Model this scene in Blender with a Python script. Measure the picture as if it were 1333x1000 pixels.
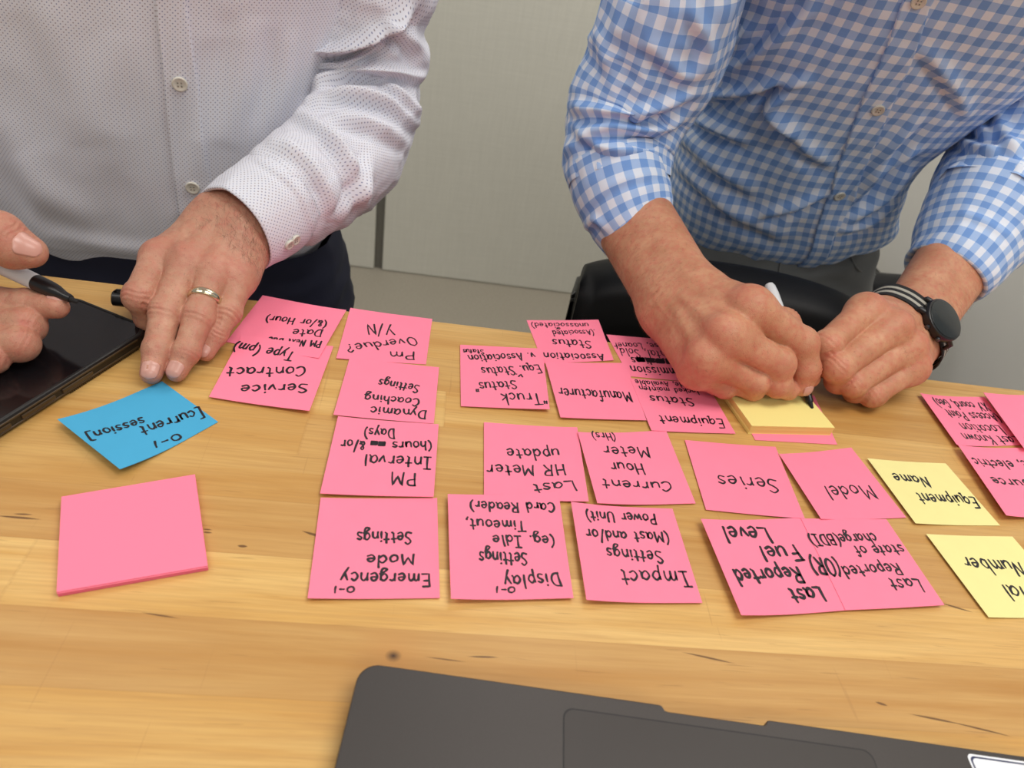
import bpy, bmesh, math, random
import numpy as np
from mathutils import Vector, Matrix
from mathutils.bvhtree import BVHTree

for _o in list(bpy.data.objects):
    bpy.data.objects.remove(_o)
scene = bpy.context.scene
COL = scene.collection
random.seed(7)
RNG = np.random.default_rng(7)

# ------------------------------------------------------------------ camera
TZ = 0.95                     # table top height
CAM_F, PITCH, YAW, ROLL, CAM_H = 900.0, 0.664183, 0.153564, -0.202785, 0.363424


def _cam_rot(p, y, r):
    cy, sy, cp, sp = math.cos(y), math.sin(y), math.cos(p), math.sin(p)
    f = np.array([sy * cp, cy * cp, -sp])
    right = np.array([cy, -sy, 0.0])
    down = np.cross(f, right)
    cr, sr = math.cos(r), math.sin(r)
    return np.array([cr * right + sr * down, -sr * right + cr * down, f])


CR = _cam_rot(PITCH, YAW, ROLL)
CC = np.array([0.0, 0.0, TZ + CAM_H])
cam_data = bpy.data.cameras.new('camera')
cam = bpy.data.objects.new('camera', cam_data)
COL.objects.link(cam)
_m = Matrix.Identity(4)
for _i in range(3):
    _m[_i][0], _m[_i][1], _m[_i][2], _m[_i][3] = CR[0][_i], -CR[1][_i], -CR[2][_i], CC[_i]
cam.matrix_world = _m
cam_data.sensor_width = 36.0
cam_data.lens = CAM_F / 1333.0 * 36.0
cam_data.clip_start = 0.02
cam_data.dof.use_dof = True
cam_data.dof.focus_distance = 0.56
cam_data.dof.aperture_fstop = 9.0
scene.camera = cam

# ------------------------------------------------------------------ exposure, world, lamps
scene.view_settings.view_transform = 'Standard'
scene.view_settings.look = 'None'
scene.view_settings.exposure = 0.0
scene.view_settings.gamma = 1.0
scene.view_settings.use_curve_mapping = False
world = bpy.data.worlds.new('world')
scene.world = world
world.use_nodes = True
world.node_tree.nodes['Background'].inputs[0].default_value = (1.0, 0.98, 0.95, 1)
world.node_tree.nodes['Background'].inputs[1].default_value = 0.33


def area_lamp(name, loc, size, power, color=(1, 0.96, 0.90), target=None):
    d = bpy.data.lights.new(name, 'AREA')
    d.shape = 'RECTANGLE'
    d.size, d.size_y = size
    d.energy = power
    d.color = color
    o = bpy.data.objects.new(name, d)
    COL.objects.link(o)
    o.location = loc
    if target is not None:
        v = Vector(target) - Vector(loc)
        o.rotation_euler = v.to_track_quat('-Z', 'Y').to_euler()
    return o


area_lamp('ceiling_lamp', (0.75, 0.15, 2.65), (1.2, 0.6), 19)
area_lamp('ceiling_lamp', (0.6, -1.5, 2.65), (1.2, 0.6), 20)
area_lamp('ceiling_lamp', (-1.1, 0.0, 2.65), (1.2, 0.6), 9)
area_lamp('ceiling_lamp', (0.75, 1.55, 2.65), (1.2, 0.6), 16)
area_lamp('ceiling_lamp', (-1.1, 1.45, 2.65), (1.2, 0.6), 8)


# ------------------------------------------------------------------ pixel -> place helpers (used as a drawing board)
def ray(x, y):
    return np.array([(x - 666.5) / CAM_F, (y - 500.0) / CAM_F, 1.0]) @ CR


def PZ(x, y, z):              # where the sight line meets the height z above the table top
    d = ray(x, y)
    return CC + d * ((TZ + z - CC[2]) / d[2])


def PY(x, y, Y):              # where it meets the vertical plane Y
    d = ray(x, y)
    return CC + d * ((Y - CC[1]) / d[1])


def PD(x, y, dep):
    return CC + ray(x, y) * dep


def pj(P):
    q = (np.asarray(P) - CC) @ CR.T
    return np.stack([666.5 + CAM_F * q[..., 0] / q[..., 2], 500 + CAM_F * q[..., 1] / q[..., 2]], -1)


# ------------------------------------------------------------------ object helpers
def tag(o, label=None, cat=None, group=None, kind=None):
    if label: o['label'] = label
    if cat: o['category'] = cat
    if group: o['group'] = group
    if kind: o['kind'] = kind
    return o


def link(name, me, mats, parent=None, smooth=True):
    o = bpy.data.objects.new(name, me)
    COL.objects.link(o)
    for m in (mats if isinstance(mats, (list, tuple)) else [mats]):
        me.materials.append(m)
    if smooth:
        me.polygons.foreach_set('use_smooth', [True] * len(me.polygons))
    if parent is not None:
        o.parent = parent
        o.matrix_parent_inverse = parent.matrix_basis.inverted()
    return o


def empty(name, loc):
    o = bpy.data.objects.new(name, None)
    o.empty_display_size = 0.02
    COL.objects.link(o)
    o.location = loc
    return o


def mesh(name, verts, faces, mats, parent=None, smooth=True, uv=None):
    me = bpy.data.meshes.new(name)
    me.from_pydata([tuple(map(float, v)) for v in verts], [], [tuple(map(int, f)) for f in faces])
    if uv is not None:
        l = me.uv_layers.new(name='UVMap')
        idx = np.empty(len(me.loops), dtype=np.int32)
        me.loops.foreach_get('vertex_index', idx)
        l.data.foreach_set('uv', np.asarray(uv, dtype=np.float32)[idx].ravel())
    me.validate()
    return link(name, me, mats, parent, smooth)


def bm_obj(name, bm, mats, parent=None, smooth=False, autosmooth=None):
    me = bpy.data.meshes.new(name)
    bm.normal_update()
    bm.to_mesh(me)
    bm.free()
    o = link(name, me, mats, parent, smooth)
    if autosmooth is not None:
        sharp = []
        b2 = bmesh.new(); b2.from_mesh(me)
        for e in b2.edges:
            e.smooth = not (len(e.link_faces) == 2 and e.calc_face_angle(0) > autosmooth)
        b2.to_mesh(me); b2.free()
        me.polygons.foreach_set('use_smooth', [True] * len(me.polygons))
    return o


def add_box(bm, lo, hi, bevel=0.0, segs=2):
    b2 = bmesh.new()
    bmesh.ops.create_cube(b2, size=1.0)
    lo, hi = Vector(lo), Vector(hi)
    for v in b2.verts:
        v.co = Vector((lo[i] + (v.co[i] + 0.5) * (hi[i] - lo[i]) for i in range(3)))
    if bevel:
        bmesh.ops.bevel(b2, geom=b2.edges[:], offset=bevel, segments=segs, profile=0.5, affect='EDGES')
    me = bpy.data.meshes.new('t'); b2.to_mesh(me); b2.free()
    bm.from_mesh(me); bpy.data.meshes.remove(me)


def frame_from(axis, hint=(0, 0, 1)):
    a = np.asarray(axis, float); a = a / np.linalg.norm(a)
    h = np.asarray(hint, float)
    if abs(h @ a) > 0.95: h = np.array([1.0, 0, 0])
    x = np.cross(h, a); x /= np.linalg.norm(x)
    return x, np.cross(a, x), a


def revolve(p0, axis, profile, n=40, hint=(0, 0, 1)):
    """profile = [(distance along the axis, radius)...]; closed at both ends."""
    x, y, a = frame_from(axis, hint)
    V, F = [], []
    for (s, r) in profile:
        for k in range(n):
            t = 2 * math.pi * k / n
            V.append(np.asarray(p0) + a * s + r * (math.cos(t) * x + math.sin(t) * y))
    m = len(profile)
    for i in range(m - 1):
        for k in range(n):
            F.append((i * n + k, i * n + (k + 1) % n, (i + 1) * n + (k + 1) % n, (i + 1) * n + k))
    F.append(tuple(range(n - 1, -1, -1)))
    F.append(tuple((m - 1) * n + k for k in range(n)))
    return V, F


def tube(pts, r, n=10, closed=False):
    pts = [np.asarray(p, float) for p in pts]
    V, F = [], []
    m = len(pts)
    prev = None
    for i, p in enumerate(pts):
        a = pts[(i + 1) % m] - pts[i - 1] if closed or 0 < i < m - 1 else (pts[1] - pts[0] if i == 0 else pts[-1] - pts[-2])
        a = a / (np.linalg.norm(a) + 1e-12)
        if prev is None:
            x, y, _ = frame_from(a)
        else:
            x = prev - a * (prev @ a); x /= np.linalg.norm(x); y = np.cross(a, x)
        prev = x
        rr = r[i] if hasattr(r, '__len__') else r
        for k in range(n):
            t = 2 * math.pi * k / n
            V.append(p + rr * (math.cos(t) * x + math.sin(t) * y))
    for i in range(m if closed else m - 1):
        j = (i + 1) % m
        for k in range(n):
            F.append((i * n + k, i * n + (k + 1) % n, j * n + (k + 1) % n, j * n + k))
    if not closed:
        F.append(tuple(range(n - 1, -1, -1)))
        F.append(tuple((m - 1) * n + k for k in range(n)))
    return V, F


def catmull(P, n):
    """n samples per span, through every point."""
    P = np.asarray(P, float)
    Q = np.vstack([2 * P[0] - P[1], P, 2 * P[-1] - P[-2]])
    out = []
    for i in range(1, len(Q) - 2):
        p0, p1, p2, p3 = Q[i - 1], Q[i], Q[i + 1], Q[i + 2]
        for k in range(n):
            t = k / n
            out.append(0.5 * (2 * p1 + (p2 - p0) * t + (2 * p0 - 5 * p1 + 4 * p2 - p3) * t * t + (3 * p1 - p0 - 3 * p2 + p3) * t ** 3))
    out.append(P[-1])
    return np.array(out)


def vnoise(P, seed=0):
    """smooth value noise in [-1, 1] for an (n,3) array."""
    P = np.asarray(P, float)
    I = np.floor(P).astype(np.int64); Fp = P - I
    W = Fp * Fp * (3 - 2 * Fp)
    def h(i, j, k):
        n = (i * 374761393 + j * 668265263 + k * 2147483647 + seed * 974634541) & 0xFFFFFFFF
        n = ((n ^ (n >> 13)) * 1274126177) & 0xFFFFFFFF
        n = n ^ (n >> 16)
        return (n & 0xFFFF) / 32767.5 - 1.0
    r = 0
    for dx in (0, 1):
        for dy in (0, 1):
            for dz in (0, 1):
                w = (W[:, 0] if dx else 1 - W[:, 0]) * (W[:, 1] if dy else 1 - W[:, 1]) * (W[:, 2] if dz else 1 - W[:, 2])
                r = r + w * h(I[:, 0] + dx, I[:, 1] + dy, I[:, 2] + dz)
    return r


# ------------------------------------------------------------------ material helpers
def srgb(r, g, b):
    f = lambda c: (c / 255) / 12.92 if c / 255 <= 0.04045 else ((c / 255 + 0.055) / 1.055) ** 2.4
    return (f(r), f(g), f(b), 1.0)


class NT:
    def __init__(s, name):
        s.mat = bpy.data.materials.new(name); s.mat.use_nodes = True
        s.t = s.mat.node_tree; s.bsdf = s.t.nodes['Principled BSDF']
    def n(s, kind, **kw):
        x = s.t.nodes.new(kind)
        for k, v in kw.items():
            setattr(x, k, v)
        return x
    def put(s, sock, v):
        if hasattr(v, 'links'): s.t.links.new(v, sock)
        else: sock.default_value = v
    def math(s, op, a, b=None, c=None):
        x = s.n('ShaderNodeMath', operation=op)
        for i, v in enumerate((a, b, c)):
            if v is not None: s.put(x.inputs[i], v)
        return x.outputs[0]
    def mix(s, f, a, b, mode='MIX'):
        x = s.n('ShaderNodeMix', data_type='RGBA', blend_type=mode)
        s.put(x.inputs[0], f); s.put(x.inputs[6], a); s.put(x.inputs[7], b)
        return x.outputs[2]
    def noise(s, vec, scale, detail=2, rough=0.5, dist=0.0):
        x = s.n('ShaderNodeTexNoise')
        if vec is not None: s.put(x.inputs['Vector'], vec)
        x.inputs['Scale'].default_value = scale; x.inputs['Detail'].default_value = detail
        x.inputs['Roughness'].default_value = rough; x.inputs['Distortion'].default_value = dist
        return x.outputs['Fac']
    def ramp(s, f, stops):
        x = s.n('ShaderNodeValToRGB')
        e = x.color_ramp.elements
        while len(e) < len(stops): e.new(0.5)
        for q, (p, c) in zip(e, stops):
            q.position = p; q.color = c if hasattr(c, '__len__') else (c, c, c, 1)
        s.put(x.inputs[0], f)
        return x.outputs[0]
    def coord(s, kind='Object'):
        return s.n('ShaderNodeTexCoord').outputs[kind]
    def scale(s, vec, sc):
        x = s.n('ShaderNodeVectorMath', operation='MULTIPLY'); s.put(x.inputs[0], vec); x.inputs[1].default_value = sc
        return x.outputs[0]
    def sep(s, vec):
        x = s.n('ShaderNodeSeparateXYZ'); s.put(x.inputs[0], vec); return x.outputs
    def comb(s, x_, y_, z_):
        x = s.n('ShaderNodeCombineXYZ')
        for i, v in enumerate((x_, y_, z_)): s.put(x.inputs[i], v)
        return x.outputs[0]
    def bump(s, h, strength=0.2, dist=0.001):
        x = s.n('ShaderNodeBump'); s.put(x.inputs['Height'], h)
        x.inputs['Strength'].default_value = strength; x.inputs['Distance'].default_value = dist
        s.put(s.bsdf.inputs['Normal'], x.outputs[0])
    def out(s, color=None, rough=None, **kw):
        if color is not None: s.put(s.bsdf.inputs['Base Color'], color)
        if rough is not None: s.put(s.bsdf.inputs['Roughness'], rough)
        for k, v in kw.items(): s.put(s.bsdf.inputs[k.replace('_', ' ')], v)
        return s.mat


def simple(name, col, rough=0.5, noise_amt=0.06, nscale=60, bump=0.0, **kw):
    m = NT(name)
    c = m.noise(m.coord(), nscale, 3)
    dark = tuple(x * (1 - noise_amt * 2) for x in col[:3]) + (1,)
    m.out(m.mix(c, dark, col), rough, **kw)
    if bump: m.bump(c, bump, 0.0005)
    return m.mat


M = {}
# maple butcher block: staves along X
m = NT('maple_butcher_block')
P = m.coord()
warp = m.noise(m.scale(P, (1.2, 3, 1)), 1.0, 2)
x, y, z = m.sep(P)
yy = m.math('DIVIDE', m.math('SUBTRACT', y, 0.1785), 0.0435)
row = m.math('FLOOR', yy)
wn = m.n('ShaderNodeTexWhiteNoise', noise_dimensions='1D'); m.put(wn.inputs['W'], row)
xx = m.math('ADD', m.math('DIVIDE', x, 2.6), m.math('MULTIPLY', wn.outputs['Value'], 7.3))
seg = m.math('FLOOR', xx)
wn2 = m.n('ShaderNodeTexWhiteNoise', noise_dimensions='2D'); m.put(wn2.inputs['Vector'], m.comb(row, seg, 3.0))
tone = wn2.outputs['Value']
off = m.n('ShaderNodeVectorMath', operation='ADD'); m.put(off.inputs[0], P)
m.put(off.inputs[1], m.comb(m.math('MULTIPLY', tone, 3.1), m.math('MULTIPLY', tone, 1.7), 0.0))
Pv = off.outputs[0]
grain = m.noise(m.scale(Pv, (3.0, 55, 30)), 1.0, 5, 0.6, 0.6)
fine = m.noise(m.scale(Pv, (14, 420, 100)), 1.0, 3, 0.65)
blot = m.noise(m.scale(Pv, (2.5, 9, 4)), 1.0, 3, 0.55, 0.4)
streak = m.noise(m.scale(Pv, (5, 75, 10)), 1.0, 2, 0.5, 0.3)
rt = m.n('ShaderNodeValToRGB'); rt.color_ramp.interpolation = 'CONSTANT'
TONES = [.6, .3, .7, .5, .8, .75, .15, .95, .2, .9, .45, .8, .5, .7, .35, .65, .8, .45, .6, .7]
rt.color_ramp.elements.remove(rt.color_ramp.elements[1])
rt.color_ramp.elements[0].color = (TONES[0],) * 3 + (1,)
for i_, t_ in list(enumerate(TONES))[1:]:
    e_ = rt.color_ramp.elements.new(i_ / len(TONES)); e_.color = (t_, t_, t_, 1)
m.put(rt.inputs[0], m.math('DIVIDE', m.math('ADD', row, 7.01), float(len(TONES))))
tn = m.math('ADD', m.math('MULTIPLY', rt.outputs[0], 0.9), m.math('MULTIPLY', tone, 0.1))
base = m.ramp(tn, [(0.0, srgb(186, 142, 84)), (0.35, srgb(202, 160, 96)), (0.7, srgb(216, 176, 108)), (1.0, srgb(226, 188, 118))])
c = m.mix(m.ramp(grain, [(0.38, 0.0), (0.68, 1.0)]), base, m.mix(1.0, base, srgb(232, 214, 184), 'MULTIPLY'))
c = m.mix(m.ramp(blot, [(0.48, 0.0), (0.78, 0.5)]), c, srgb(198, 150, 88))
c = m.mix(m.ramp(fine, [(0.40, 0.0), (0.72, 0.42)]), c, srgb(172, 126, 70))
pore = m.noise(m.scale(Pv, (26, 520, 60)), 1.0, 2, 0.5)
c = m.mix(m.ramp(pore, [(0.66, 0.0), (0.74, 0.40)]), c, srgb(136, 94, 50))
scr = m.noise(m.scale(P, (160, 7, 1)), 1.0, 1, 0.5, 1.5)
c = m.mix(m.ramp(scr, [(0.73, 0.0), (0.76, 0.22)]), c, srgb(150, 106, 58))
c = m.mix(m.ramp(streak, [(0.745, 0.0), (0.80, 0.7)]), c, srgb(120, 80, 42))
fy = m.math('ABSOLUTE', m.math('SUBTRACT', m.math('FRACT', yy), 0.5))
c = m.mix(m.math('MULTIPLY', m.math('GREATER_THAN', fy, 0.491), 0.14), c, srgb(140, 92, 44))
fx = m.math('ABSOLUTE', m.math('SUBTRACT', m.math('FRACT', xx), 0.5))
c = m.mix(m.math('MULTIPLY', m.math('GREATER_THAN', fx, 0.4996), 0.1), c, srgb(140, 92, 44))
# a few knots and nicks with places of their own
KN = [PZ(512, 854, 0), PZ(85, 545 + 50, 0), PZ(995, 965, 0)]
for i, k in enumerate(KN[:1]):
    dv = m.n('ShaderNodeVectorMath', operation='SUBTRACT'); m.put(dv.inputs[0], P)
    dv.inputs[1].default_value = (k[0], k[1], 0.0)
    sx, sy, sz = m.sep(dv.outputs[0])
    dd = m.math('SQRT', m.math('ADD', m.math('POWER', m.math('ABSOLUTE', m.math('MULTIPLY', sx, 0.8)), 2.0), m.math('POWER', m.math('ABSOLUTE', sy), 2.0)))
    dd = m.math('ADD', dd, m.math('MULTIPLY', m.math('SUBTRACT', warp, 0.5), 0.004))
    c = m.mix(m.ramp(dd, [(0.0, 0.5), (0.022, 0.0)]), c, srgb(186, 128, 66))
    c = m.mix(m.ramp(dd, [(0.0017, 1.0), (0.0032, 0.0)]), c, srgb(52, 30, 14))
MARKS = [((1190, 931), (1245, 942), .0011), ((1245, 942), (1308, 957), .0009), ((1141, 914), (1154, 918), .0012), ((895, 851), (950, 863), .0010), ((0, 672), (48, 676), .0013), ((396, 692), (424, 701), .0016),
         ((310, 711), (321, 712), .0016), ((265, 689), (275, 690), .0010), ((265, 693), (275, 694), .0010), ((1228, 786), (1262, 796), .0012), ((613, 855), (645, 856), .0009), ((20, 604 - 480 + 545), (40, 670), .0009), ((190, 798), (228, 804), .0007), ((560, 856), (600, 861), .0006)]
for (a_, b_, w_) in MARKS:
    A_, B_ = PZ(*a_, 0), PZ(*b_, 0); L_ = float(np.hypot(*(B_ - A_)[:2])); u_ = (B_ - A_)[:2] / L_
    px_ = m.math('SUBTRACT', x, float(A_[0])); py_ = m.math('SUBTRACT', y, float(A_[1]))
    s_ = m.math('ADD', m.math('MULTIPLY', px_, float(u_[0])), m.math('MULTIPLY', py_, float(u_[1])))
    n_ = m.math('SUBTRACT', m.math('MULTIPLY', py_, float(u_[0])), m.math('MULTIPLY', px_, float(u_[1])))
    tt_ = m.math('ABSOLUTE', m.math('SUBTRACT', m.math('DIVIDE', s_, L_), 0.5))
    wd_ = m.math('MULTIPLY', m.math('SUBTRACT', 1.0, m.math('POWER', m.math('MULTIPLY', tt_, 1.7), 2.0)), w_)
    e_ = m.math('SUBTRACT', m.math('ABSOLUTE', m.math('ADD', n_, m.math('MULTIPLY', m.math('SUBTRACT', grain, 0.5), w_ * 2.0))), m.math('MULTIPLY', wd_, 0.6))
    c = m.mix(m.ramp(m.math('ADD', m.math('DIVIDE', e_, 0.0006), 0.5), [(0.2, 0.85), (0.9, 0.0)]), c, srgb(88, 54, 28))
rgh = m.math('ADD', 0.36, m.math('MULTIPLY', grain, 0.16))
M['maple'] = m.out(c, rgh, Specular_IOR_Level=0.45)
m.bump(m.math('ADD', m.math('MULTIPLY', fine, 0.5), m.math('MULTIPLY', grain, 0.5)), 0.12, 0.0006)


def paper(name, col):
    m = NT(name)
    P = m.coord()
    f = m.noise(P, 1400, 2)
    g = m.noise(P, 60, 3)
    d = tuple(x * 0.93 for x in col[:3]) + (1,)
    m.out(m.mix(g, d, col), 0.75, Specular_IOR_Level=0.2)
    m.bump(f, 0.15, 0.0002)
    return m.mat


M['pink'] = paper('pink_paper', srgb(255, 135, 162))
M['yellow'] = paper('yellow_paper', srgb(238, 228, 156))
M['blue'] = paper('blue_paper', srgb(74, 166, 208))


def pad_mat(name, col, edge):
    m = NT(name)
    P = m.coord()
    x, y, z = m.sep(P)
    geo = m.n('ShaderNodeNewGeometry')
    nx, ny, nz = m.sep(geo.outputs['Normal'])
    side = m.math('LESS_THAN', m.math('ABSOLUTE', nz), 0.5)
    lines = m.noise(m.comb(m.math('MULTIPLY', x, 6.0), m.math('MULTIPLY', y, 6.0), m.math('MULTIPLY', z, 2600.0)), 1.0, 2)
    e = m.mix(lines, edge, col)
    m.out(m.mix(side, col, e), 0.7, Specular_IOR_Level=0.2)
    m.bump(m.math('MULTIPLY', lines, side), 0.4, 0.0003)
    return m.mat


M['pink_pad'] = pad_mat('pink_pad_paper', srgb(255, 130, 158), srgb(214, 90, 122))
M['yellow_pad'] = pad_mat('yellow_pad_paper', srgb(240, 224, 142), srgb(234, 200, 112))
M['ink'] = simple('black_marker_ink', srgb(22, 17, 26), 0.55, 0.1)
M['black_plastic'] = simple('black_plastic', srgb(20, 20, 22), 0.32, 0.1)
M['white_plastic'] = simple('white_marker_plastic', srgb(214, 216, 218), 0.35, 0.03)
M['felt'] = simple('black_felt', srgb(22, 20, 22), 0.8, 0.1)
M['steel'] = simple('dark_steel', srgb(90, 92, 96), 0.35, 0.06, Metallic=0.9)
# ================================================================== the setting
m = NT('speckled_floor')
P = m.coord()
sp = m.noise(P, 220, 3, 0.7)
bl = m.noise(P, 5, 3)
c = m.ramp(sp, [(0.35, srgb(138, 132, 118)), (0.65, srgb(170, 162, 148))])
M['floor'] = m.out(m.mix(m.math('MULTIPLY', bl, 0.35), c, srgb(140, 134, 121)), 0.5)
m = NT('woven_wall_panel')
P = m.coord()
w1 = m.noise(m.scale(P, (9, 9, 260)), 1.0, 3, 0.6)
w2 = m.noise(m.scale(P, (260, 260, 9)), 1.0, 3, 0.6)
w = m.math('ADD', m.math('MULTIPLY', w1, 0.5), m.math('MULTIPLY', w2, 0.5))
M['panel'] = m.out(m.ramp(w, [(0.30, srgb(200, 198, 186)), (0.70, srgb(211, 209, 197))]), 0.85)
m.bump(w, 0.15, 0.001)
M['wall_dark'] = simple('dark_wall_gap', srgb(112, 109, 100), 0.7, 0.1)
M['wall_white'] = simple('white_painted_wall', srgb(226, 224, 218), 0.6, 0.02, 8)

mesh('floor', [(-4, -2.5, 0), (4, -2.5, 0), (4, 4, 0), (-4, 4, 0), (-4, -2.5, -0.05), (4, -2.5, -0.05), (4, 4, -0.05), (-4, 4, -0.05)],
     [(0, 1, 2, 3), (7, 6, 5, 4), (0, 4, 5, 1), (1, 5, 6, 2), (2, 6, 7, 3), (3, 7, 4, 0)], M['floor'], smooth=False)['kind'] = 'structure'
WY = PZ(640, 370, -TZ)[1]          # where the wall meets the floor
gapx = PY(494, 300, WY)[0]
wl = mesh('wall_back', [(-4, WY + 0.06, 0), (4, WY + 0.06, 0), (4, WY + 0.06, 2.7), (-4, WY + 0.06, 2.7), (-4, WY + 0.16, 0), (4, WY + 0.16, 0), (4, WY + 0.16, 2.7), (-4, WY + 0.16, 2.7)],
          [(0, 1, 2, 3), (7, 6, 5, 4), (0, 4, 5, 1), (1, 5, 6, 2), (2, 6, 7, 3), (3, 7, 4, 0)], M['wall_dark'], smooth=False)
wl['kind'] = 'structure'
for (x0, x1) in ((-2.6, gapx - 0.015), (gapx + 0.015, 2.0)):
    bm = bmesh.new()
    add_box(bm, (x0, WY, 0.002), (x1, WY + 0.058, 2.5), 0.004)
    bm_obj('fabric_panel', bm, M['panel'], wl)
bm = bmesh.new()
add_box(bm, (gapx - 0.015, WY + 0.016, 0.0), (gapx + 0.015, WY + 0.06, 2.5))
bm_obj('panel_joint', bm, M['wall_dark'], wl)
RX = 1.30
bm = bmesh.new()
add_box(bm, (RX, 0.60, 0), (RX + 0.1, WY - 0.002, 2.7))
bm_obj('wall_right', bm, M['wall_white'])['kind'] = 'structure'

# ================================================================== the table
tb = empty('work_table', (0.1, 0.05, 0))
tag(tb, 'thick maple butcher block work table covered with sticky notes', 'table')
EDGE = 0.541
bm = bmesh.new()
add_box(bm, (-1.15, EDGE - 1.05, TZ - 0.044), (1.15, EDGE, TZ), 0.0025, 2)
top = bm_obj('tabletop', bm, M['maple'], tb, autosmooth=0.6)
for sx in (-1.0, 1.0):
    for sy in (EDGE - 0.95, EDGE - 0.12):
        bm = bmesh.new()
        add_box(bm, (sx - 0.03, sy - 0.03, 0.0), (sx + 0.03, sy + 0.03, TZ - 0.044), 0.004)
        bm_obj('leg', bm, M['steel'], tb)

# ================================================================== handwriting: one-stroke letters
GL = {}
def G(ch, w, *st):
    GL[ch] = (w, st)
# each stroke: list of points; a leading 0 means straight corners
G('a', .56, [(.46, .5), (.25, .6), (.06, .32), (.2, .02), (.42, .2), (.47, .52)], [0, (.47, .55), (.46, .12), (.54, .0)])
G('b', .54, [0, (.08, 1), (.08, .02)], [(.08, .4), (.3, .58), (.48, .3), (.3, .0), (.08, .08)])
G('c', .48, [(.44, .48), (.26, .6), (.06, .3), (.22, .0), (.45, .1)])
G('d', .56, [(.46, .45), (.26, .6), (.06, .3), (.22, .0), (.46, .2)], [0, (.47, 1.0), (.47, .0)])
G('e', .5, [(.08, .3), (.42, .34), (.38, .56), (.2, .58), (.06, .3), (.2, .0), (.46, .1)])
G('f', .42, [(.42, .92), (.28, 1.0), (.2, .8), (.2, .0)], [0, (.04, .55), (.38, .58)])
G('g', .54, [(.45, .5), (.25, .6), (.06, .34), (.2, .06), (.42, .22), (.46, .55)], [(.46, .55), (.46, -.1), (.34, -.38), (.1, -.32), (.3, -.08), (.56, .06)])
G('h', .54, [0, (.08, 1), (.08, .0)], [(.08, .34), (.28, .58), (.45, .42), (.46, .0)])
G('i', .22, [0, (.1, .56), (.1, .0)], [0, (.1, .78), (.12, .84)])
G('j', .26, [(.16, .56), (.16, -.2), (.0, -.34)], [0, (.16, .78), (.18, .84)])
G('k', .5, [0, (.08, 1), (.08, .0)], [0, (.44, .56), (.1, .26), (.46, .0)])
G('l', .24, [0, (.1, 1), (.1, .0)])
G('m', .8, [0, (.06, .56), (.06, .0)], [(.06, .34), (.22, .58), (.36, .42), (.36, .0)], [(.36, .34), (.54, .58), (.68, .42), (.7, .0)])
G('n', .54, [0, (.06, .56), (.06, .0)], [(.06, .34), (.26, .58), (.44, .42), (.46, .0)])
G('o', .54, [(.3, .58), (.08, .42), (.1, .08), (.32, .0), (.48, .26), (.4, .54), (.26, .58)])
G('p', .54, [0, (.08, .56), (.08, -.4)], [(.08, .4), (.3, .6), (.48, .32), (.3, .0), (.08, .1)])
G('q', .54, [(.45, .5), (.25, .6), (.06, .3), (.22, .0), (.45, .2)], [0, (.46, .56), (.46, -.34), (.58, -.24)])
G('r', .42, [0, (.08, .56), (.08, .0)], [(.08, .3), (.22, .54), (.4, .5)])
G('s', .46, [(.42, .52), (.22, .6), (.1, .44), (.36, .24), (.3, .02), (.06, .06)])
G('t', .42, [0, (.2, .92), (.2, .1), (.32, .0)], [0, (.02, .58), (.4, .6)])
G('u', .54, [(.06, .56), (.08, .1), (.26, .0), (.44, .2), (.46, .56)], [0, (.46, .56), (.47, .0)])
G('v', .46, [0, (.04, .56), (.22, .0), (.42, .56)])
G('w', .7, [0, (.04, .56), (.16, .0), (.34, .5), (.5, .0), (.66, .56)])
G('x', .46, [0, (.04, .56), (.42, .0)], [0, (.42, .56), (.04, .0)])
G('y', .5, [0, (.06, .56), (.24, .08)], [0, (.46, .56), (.1, -.4)])
G('z', .46, [0, (.06, .56), (.42, .56), (.06, .0), (.44, .0)])
G('A', .66, [0, (.04, .0), (.3, 1.0), (.58, .0)], [0, (.14, .36), (.5, .38)])
G('B', .62, [0, (.08, 1), (.08, .0)], [(.08, .98), (.46, .9), (.42, .58), (.1, .54)], [(.1, .54), (.52, .46), (.5, .06), (.08, .0)])
G('C', .62, [(.56, .86), (.36, 1.0), (.08, .62), (.14, .12), (.38, .0), (.58, .14)])
G('D', .66, [0, (.08, 1), (.08, .0)], [(.04, .98), (.46, .88), (.6, .48), (.42, .08), (.04, .0)])
G('E', .58, [0, (.52, 1), (.08, .98), (.08, .0), (.54, .02)], [0, (.08, .52), (.44, .54)])
G('F', .56, [0, (.1, 1), (.08, .0)], [0, (.02, .98), (.54, 1.0)], [0, (.08, .54), (.44, .56)])
G('G', .66, [(.56, .86), (.36, 1.0), (.08, .6), (.16, .08), (.42, .0), (.58, .2), (.58, .42), (.36, .42)])
G('H', .66, [0, (.08, 1), (.08, .0)], [0, (.56, 1), (.56, .0)], [0, (.08, .5), (.56, .54)])
G('I', .5, [0, (.24, 1), (.24, .0)], [0, (.02, 1), (.46, 1)], [0, (.02, .0), (.48, .0)])
G('J', .5, [(.4, 1), (.4, .2), (.22, .0), (.04, .2)])
G('K', .6, [0, (.08, 1), (.08, .0)], [0, (.52, 1), (.1, .46), (.56, .0)])
G('L', .5, [0, (.1, 1), (.08, .02), (.52, .0)])
G('M', .8, [0, (.06, .0), (.12, 1), (.38, .3), (.64, 1), (.72, .0)])
G('N', .66, [0, (.08, .0), (.1, 1), (.52, .02), (.56, 1)])
G('O', .7, [(.36, 1), (.1, .78), (.08, .24), (.34, .0), (.6, .26), (.58, .78), (.32, 1)])
G('P', .56, [0, (.1, 1), (.08, .0)], [(.08, .98), (.46, .94), (.48, .6), (.08, .48)])
G('R', .62, [0, (.08, 1), (.08, .0)], [(.08, .98), (.5, .92), (.44, .58), (.1, .5)], [0, (.22, .5), (.58, .0)])
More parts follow.
